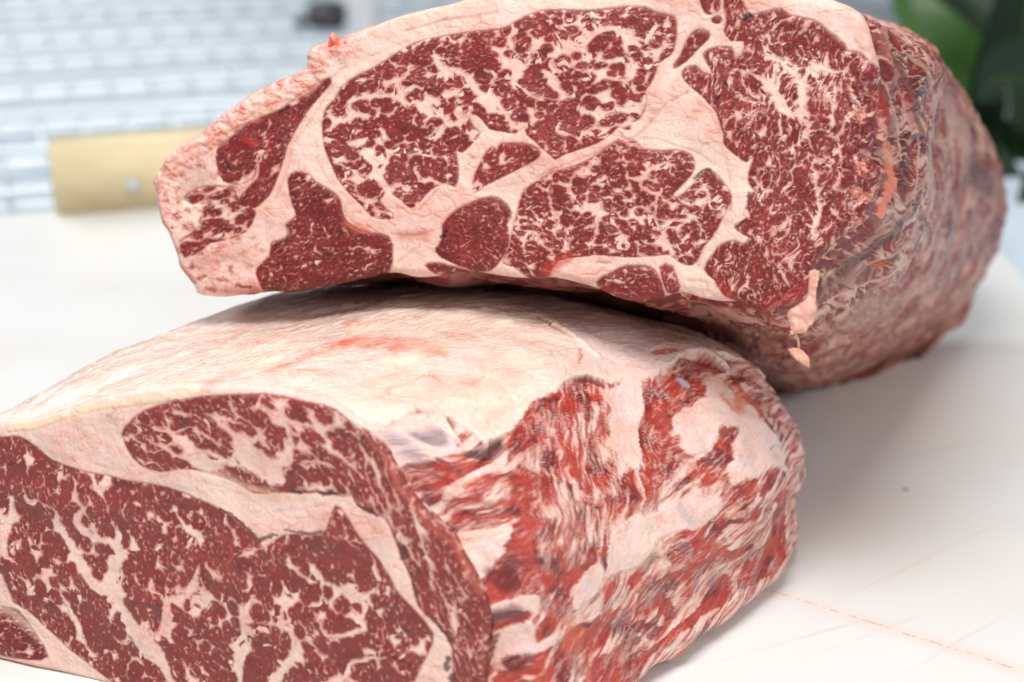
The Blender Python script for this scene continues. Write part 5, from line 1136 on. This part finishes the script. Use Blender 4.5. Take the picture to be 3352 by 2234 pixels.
blob(ca([(400, 640), (560, 590), (760, 570), (830, 600), (820, 700), (740, 690), (560, 670), (420, 690)]), -0.8, 0.8); blob(ca([(560, 880), (760, 740), (800, 900), (1000, 840), (1300, 700), (1100, 830), (880, 940), (620, 1040), (540, 1080)]), -0.6, 1.0)
# sides away from the picture keep a plain streaky look
fs1 = streak(-14, 1.1, 10, 490, 1.2) * (1 - mixAB) + streak(-48, 1.1, 8, 492, 1.4) * mixAB
fs1 = fs1 * (1 - mixBC) + streak(-34, 1.1, 9, 494, 1.4) * mixBC
f = bias * 1.5 + 1.45 * sv + 0.5 * fs1 + 0.12 * small
lean_t = sm(f, -0.42, 0.46)
tone = fbm((s + 3 * wx) / 8, (t + 3 * wy) / 13, 3, 471); tone2 = fbm((s - 3 * wy) / 10, (t + 3 * wx) / 15, 3, 475)
full = lambda r, g, b: np.tile(srgb(r, g, b), (n_, 1))
lS = mixc(full(182, 62, 50), full(150, 50, 45), sm(wx + 0.5 * small, -0.2, 0.5))
lS = mixc(lS, full(106, 28, 30), sm(tone + 0.25 * sv, 0.02, 0.5) * 0.85)
lS = mixc(lS, full(134, 92, 92), sm(tone2, 0.1, 0.5) * (0.35 + 0.4 * sm(PY, 1600, 1900)))
lS = mixc(lS, full(212, 110, 84), sm(fs1 + 0.4 * small - 0.4 * tone, 0.1, 0.7) * 0.65)
lS = mixc(lS, full(178, 46, 36), sm(-tone + 0.5 * wy, 0.25, 0.7) * 0.5 * sm(PY, 1750, 1500))
fS = mixc(full(241, 205, 194), full(236, 178, 160), sm(wy + 0.6 * small, -0.1, 0.7))
fS = mixc(fS, full(228, 212, 216), sm(sv - 0.5 * wx + 0.4 * fs1, 0.1, 0.6) * 0.6)
fS = mixc(fS, full(226, 186, 172), sm(tone2 - tone, 0.2, 0.8) * 0.5)
cS = mixc(fS, lS, lean_t)
hA = streak(-14, 2.2, 22, 496, 1.6) * (1 - mixAB) + streak(-48, 2.2, 18, 497, 1.8) * mixAB
hA = hA * (1 - mixBC) + streak(-34, 2.2, 20, 498, 1.8) * mixBC
thread = np.clip(1 - np.abs(hA) * 9, 0, 1) * sm(tone2 + 0.4 * wx, -0.35, 0.2)                 # strands of fat between the fibres
cS = mixc(cS, full(236, 204, 194), thread * 0.6 * lean_t)
fibre = streak(-14, 0.55, 12, 499, 0.8) * (1 - mixAB) + streak(-48, 0.55, 10, 500, 0.8) * mixAB
cS = cS * (1 + 0.12 * fibre * lean_t)[:, None]
gapc = np.clip(4 * lean_t * (1 - lean_t), 0, 1)
cS = mixc(cS, full(222, 148, 120), gapc * sm(wx + 0.5 * fs1, -0.3, 0.4) * 0.45)
disS = 0.8 * (0.5 - lean_t) * sm(np.abs(bias), 0, 0.4) + 0.40 * sv + 0.10 * fs1 + 0.07 * small + 1.1 * fbm((s + 4 * wx) / 12, (t + 4 * wy) / 20, 2, 484) + 2.2 * fbm(s / 30, t / 30, 3, 480)
gl_S = 0.85 + 0.3 * sv
# extra traced marks on the side
for pts, w, c, amt, so, hh in [
    (ra([(520, 460), (530, 520), (550, 600)]), [2.4, 2.6, 2.0], srgb(86, 16, 16), 0.9, 0.9, -2.4), (ra([(880, 650), (780, 720), (660, 720)]), [4, 3, 2.5], srgb(70, 12, 16), 0.85, 1.5, -2.0), (ra([(1330, 230), (1500, 265)]), [1.5, 2], srgb(90, 24, 24), 0.7, 1.2, -1.0),
    (ra([(330, 620), (430, 640), (460, 610)]), [3, 5, 3], srgb(120, 96, 108), 0.7, 3.0, 0), (ra([(150, 620), (240, 700), (250, 760)]), [5, 6, 5], srgb(176, 150, 156), 0.6, 4, 0), (qa([(760, 330), (800, 350)]), [2.2, 2.4], srgb(206, 190, 202), 0.8, 1.2, 0.5),
    (qa([(1160, 300), (1200, 400), (1235, 520)]), [2, 3.5, 3], srgb(206, 90, 66), 0.8, 1.5, 0.8), (qa([(1340, 480), (1360, 540), (1300, 590)]), [2, 2, 1.5], srgb(110, 40, 40), 0.8, 1.2, -0.4), (qa([(1000, 430), (1080, 500), (1110, 440)]), [2, 3, 2], srgb(226, 120, 96), 0.7, 2.5, 0),
    (qa([(510, 820), (520, 900), (530, 1050)]), [1.4, 0.9, 0.5], srgb(238, 200, 190), 0.85, 0.5, 0.9), (qa([(560, 1100), (620, 1240), (570, 1360)]), [4, 5, 4], srgb(232, 206, 186), 0.6, 4, 0.4), (qa([(770, 1090), (810, 1140)]), [3, 3], srgb(196, 184, 176), 0.7, 1.5, -0.5),
    (ca([(470, 410), (600, 470), (650, 360)]), [4, 5, 4], srgb(110, 24, 26), 0.8, 2.5, -1.0), (ca([(500, 720), (640, 700)]), [5, 5], srgb(122, 70, 74), 0.7, 2.0, 0), (ca([(480, 820), (600, 800), (690, 760)]), [1.2, 1.6, 1.2], srgb(186, 56, 34), 0.9, 1.0, -0.3), (ca([(1080, 900), (1150, 900)]), [5, 5], srgb(214, 92, 64), 0.7, 2, 0.3)]:
    d = stroke(Sj, Tj, st_pts(pts, pool), w, 3 + so, 4); k = sm(d, -so, so * 0.3) * amt
    cS = mixc(cS, np.tile(c, (n_, 1)), k); disS = disS + hh * k
# ---- where the cap ends and the side begins: a traced torn edge
edge = st_pts([(1225, 1425), (1290, 1375), (1380, 1345), (1460, 1350), (1490, 1400), (1520, 1450), (1590, 1440), (1640, 1420), (1690, 1400), (1750, 1310), (1850, 1245), (1930, 1215), (2000, 1240), (2080, 1220), (2120, 1230), (2200, 1190), (2290, 1140), (2360, 1125), (2440, 1150)], pool)
E = edge[np.argsort(edge[:, 1])]
se = np.interp(t, E[:, 1], E[:, 0])
side = sm(s + 0.6 * small + 2.0 * wx - se, -0.8, 0.8)
inv_bottom = sm(J, 1.6, 1.9)
side = np.where(J < 2.0, 1 - inv_bottom, side)
step = sm(s + 1.5 * small + 2.0 * wx - se, -2.0, 1.0) * (J > 2)
cB = mixc(cT, cS, side)
dis = disT * (1 - side) + (disS - 1.4) * side + 1.4 * (1 - step) * 0
fade = sm(t, 0.5, 6.0) * sm(J, 8.6, 8.0)
fade = np.where(J < 1.0, 0.2, fade)
G2 = G + nrm * (dis * fade).reshape(nv, nu)[:, :, None] * 0.001
G2[:, :, 2] = np.maximum(G2[:, :, 2], 0.0008)
surfB = np.column_stack([np.clip(0.98 * (1 - side) + gl_S * side + 0.25 * wx, 0, 1), 1 - side * lean_t, 0.35 + 0.35 * side])
def flank_mask_parts(G2, cB, surfB, side_mask, parent):
    nvv, nuu = G2.shape[:2]; P = G2.reshape(-1, 3)
    q = grid_quads(nvv, nuu, 0, nuu, True); qs = side_mask[q].mean(1)
    qj = J[q].max(1)
    for name, sel in (("fat_cap", (qs <= 0.5) & (qj < 9.1)), ("trimmed_flank", (qs > 0.5) & (qj < 8.1) & (qj > 2)), ("underside", (qj >= 9.1) | ((qs > 0.5) & ((qj >= 8.1) | (qj <= 2))))):
        qq = q[sel]
        if not len(qq): continue
        u, inv = np.unique(qq.ravel(), return_inverse=True)
        mesh_np(name, P[u], inv.reshape(-1, 4), MEAT, parent, cB[u], surfB[u])
flank_mask_parts(G2, cB, surfB, side, lo_j)
# far end, hidden behind
last = G2[-1]; cen = last.mean(0); K = 6; push = (G2[-1] - G2[-3]).mean(0); push /= np.linalg.norm(push)
R = np.array([last * (1 - k / K) + cen * (k / K) + push * 0.01 * math.sin(k / K * math.pi / 2) for k in range(K)])
VV = np.vstack([R.reshape(-1, 3), cen + push * 0.01]); c_ = len(VV) - 1
tri = np.array([((K - 1) * nu + k, (K - 1) * nu + (k + 1) % nu, c_) for k in range(nu)])
mesh_np("far_end", VV, grid_quads(K, nu, 0, nu, True), MEAT, lo_j, np.vstack([np.tile(cB[-nu:], (K, 1)), cB[-1:]]), np.vstack([np.tile(surfB[-nu:], (K, 1)), surfB[-1:]]), tris=tri)
for o in list(bpy.data.objects):
    if "_w" in o.keys(): del o["_w"]
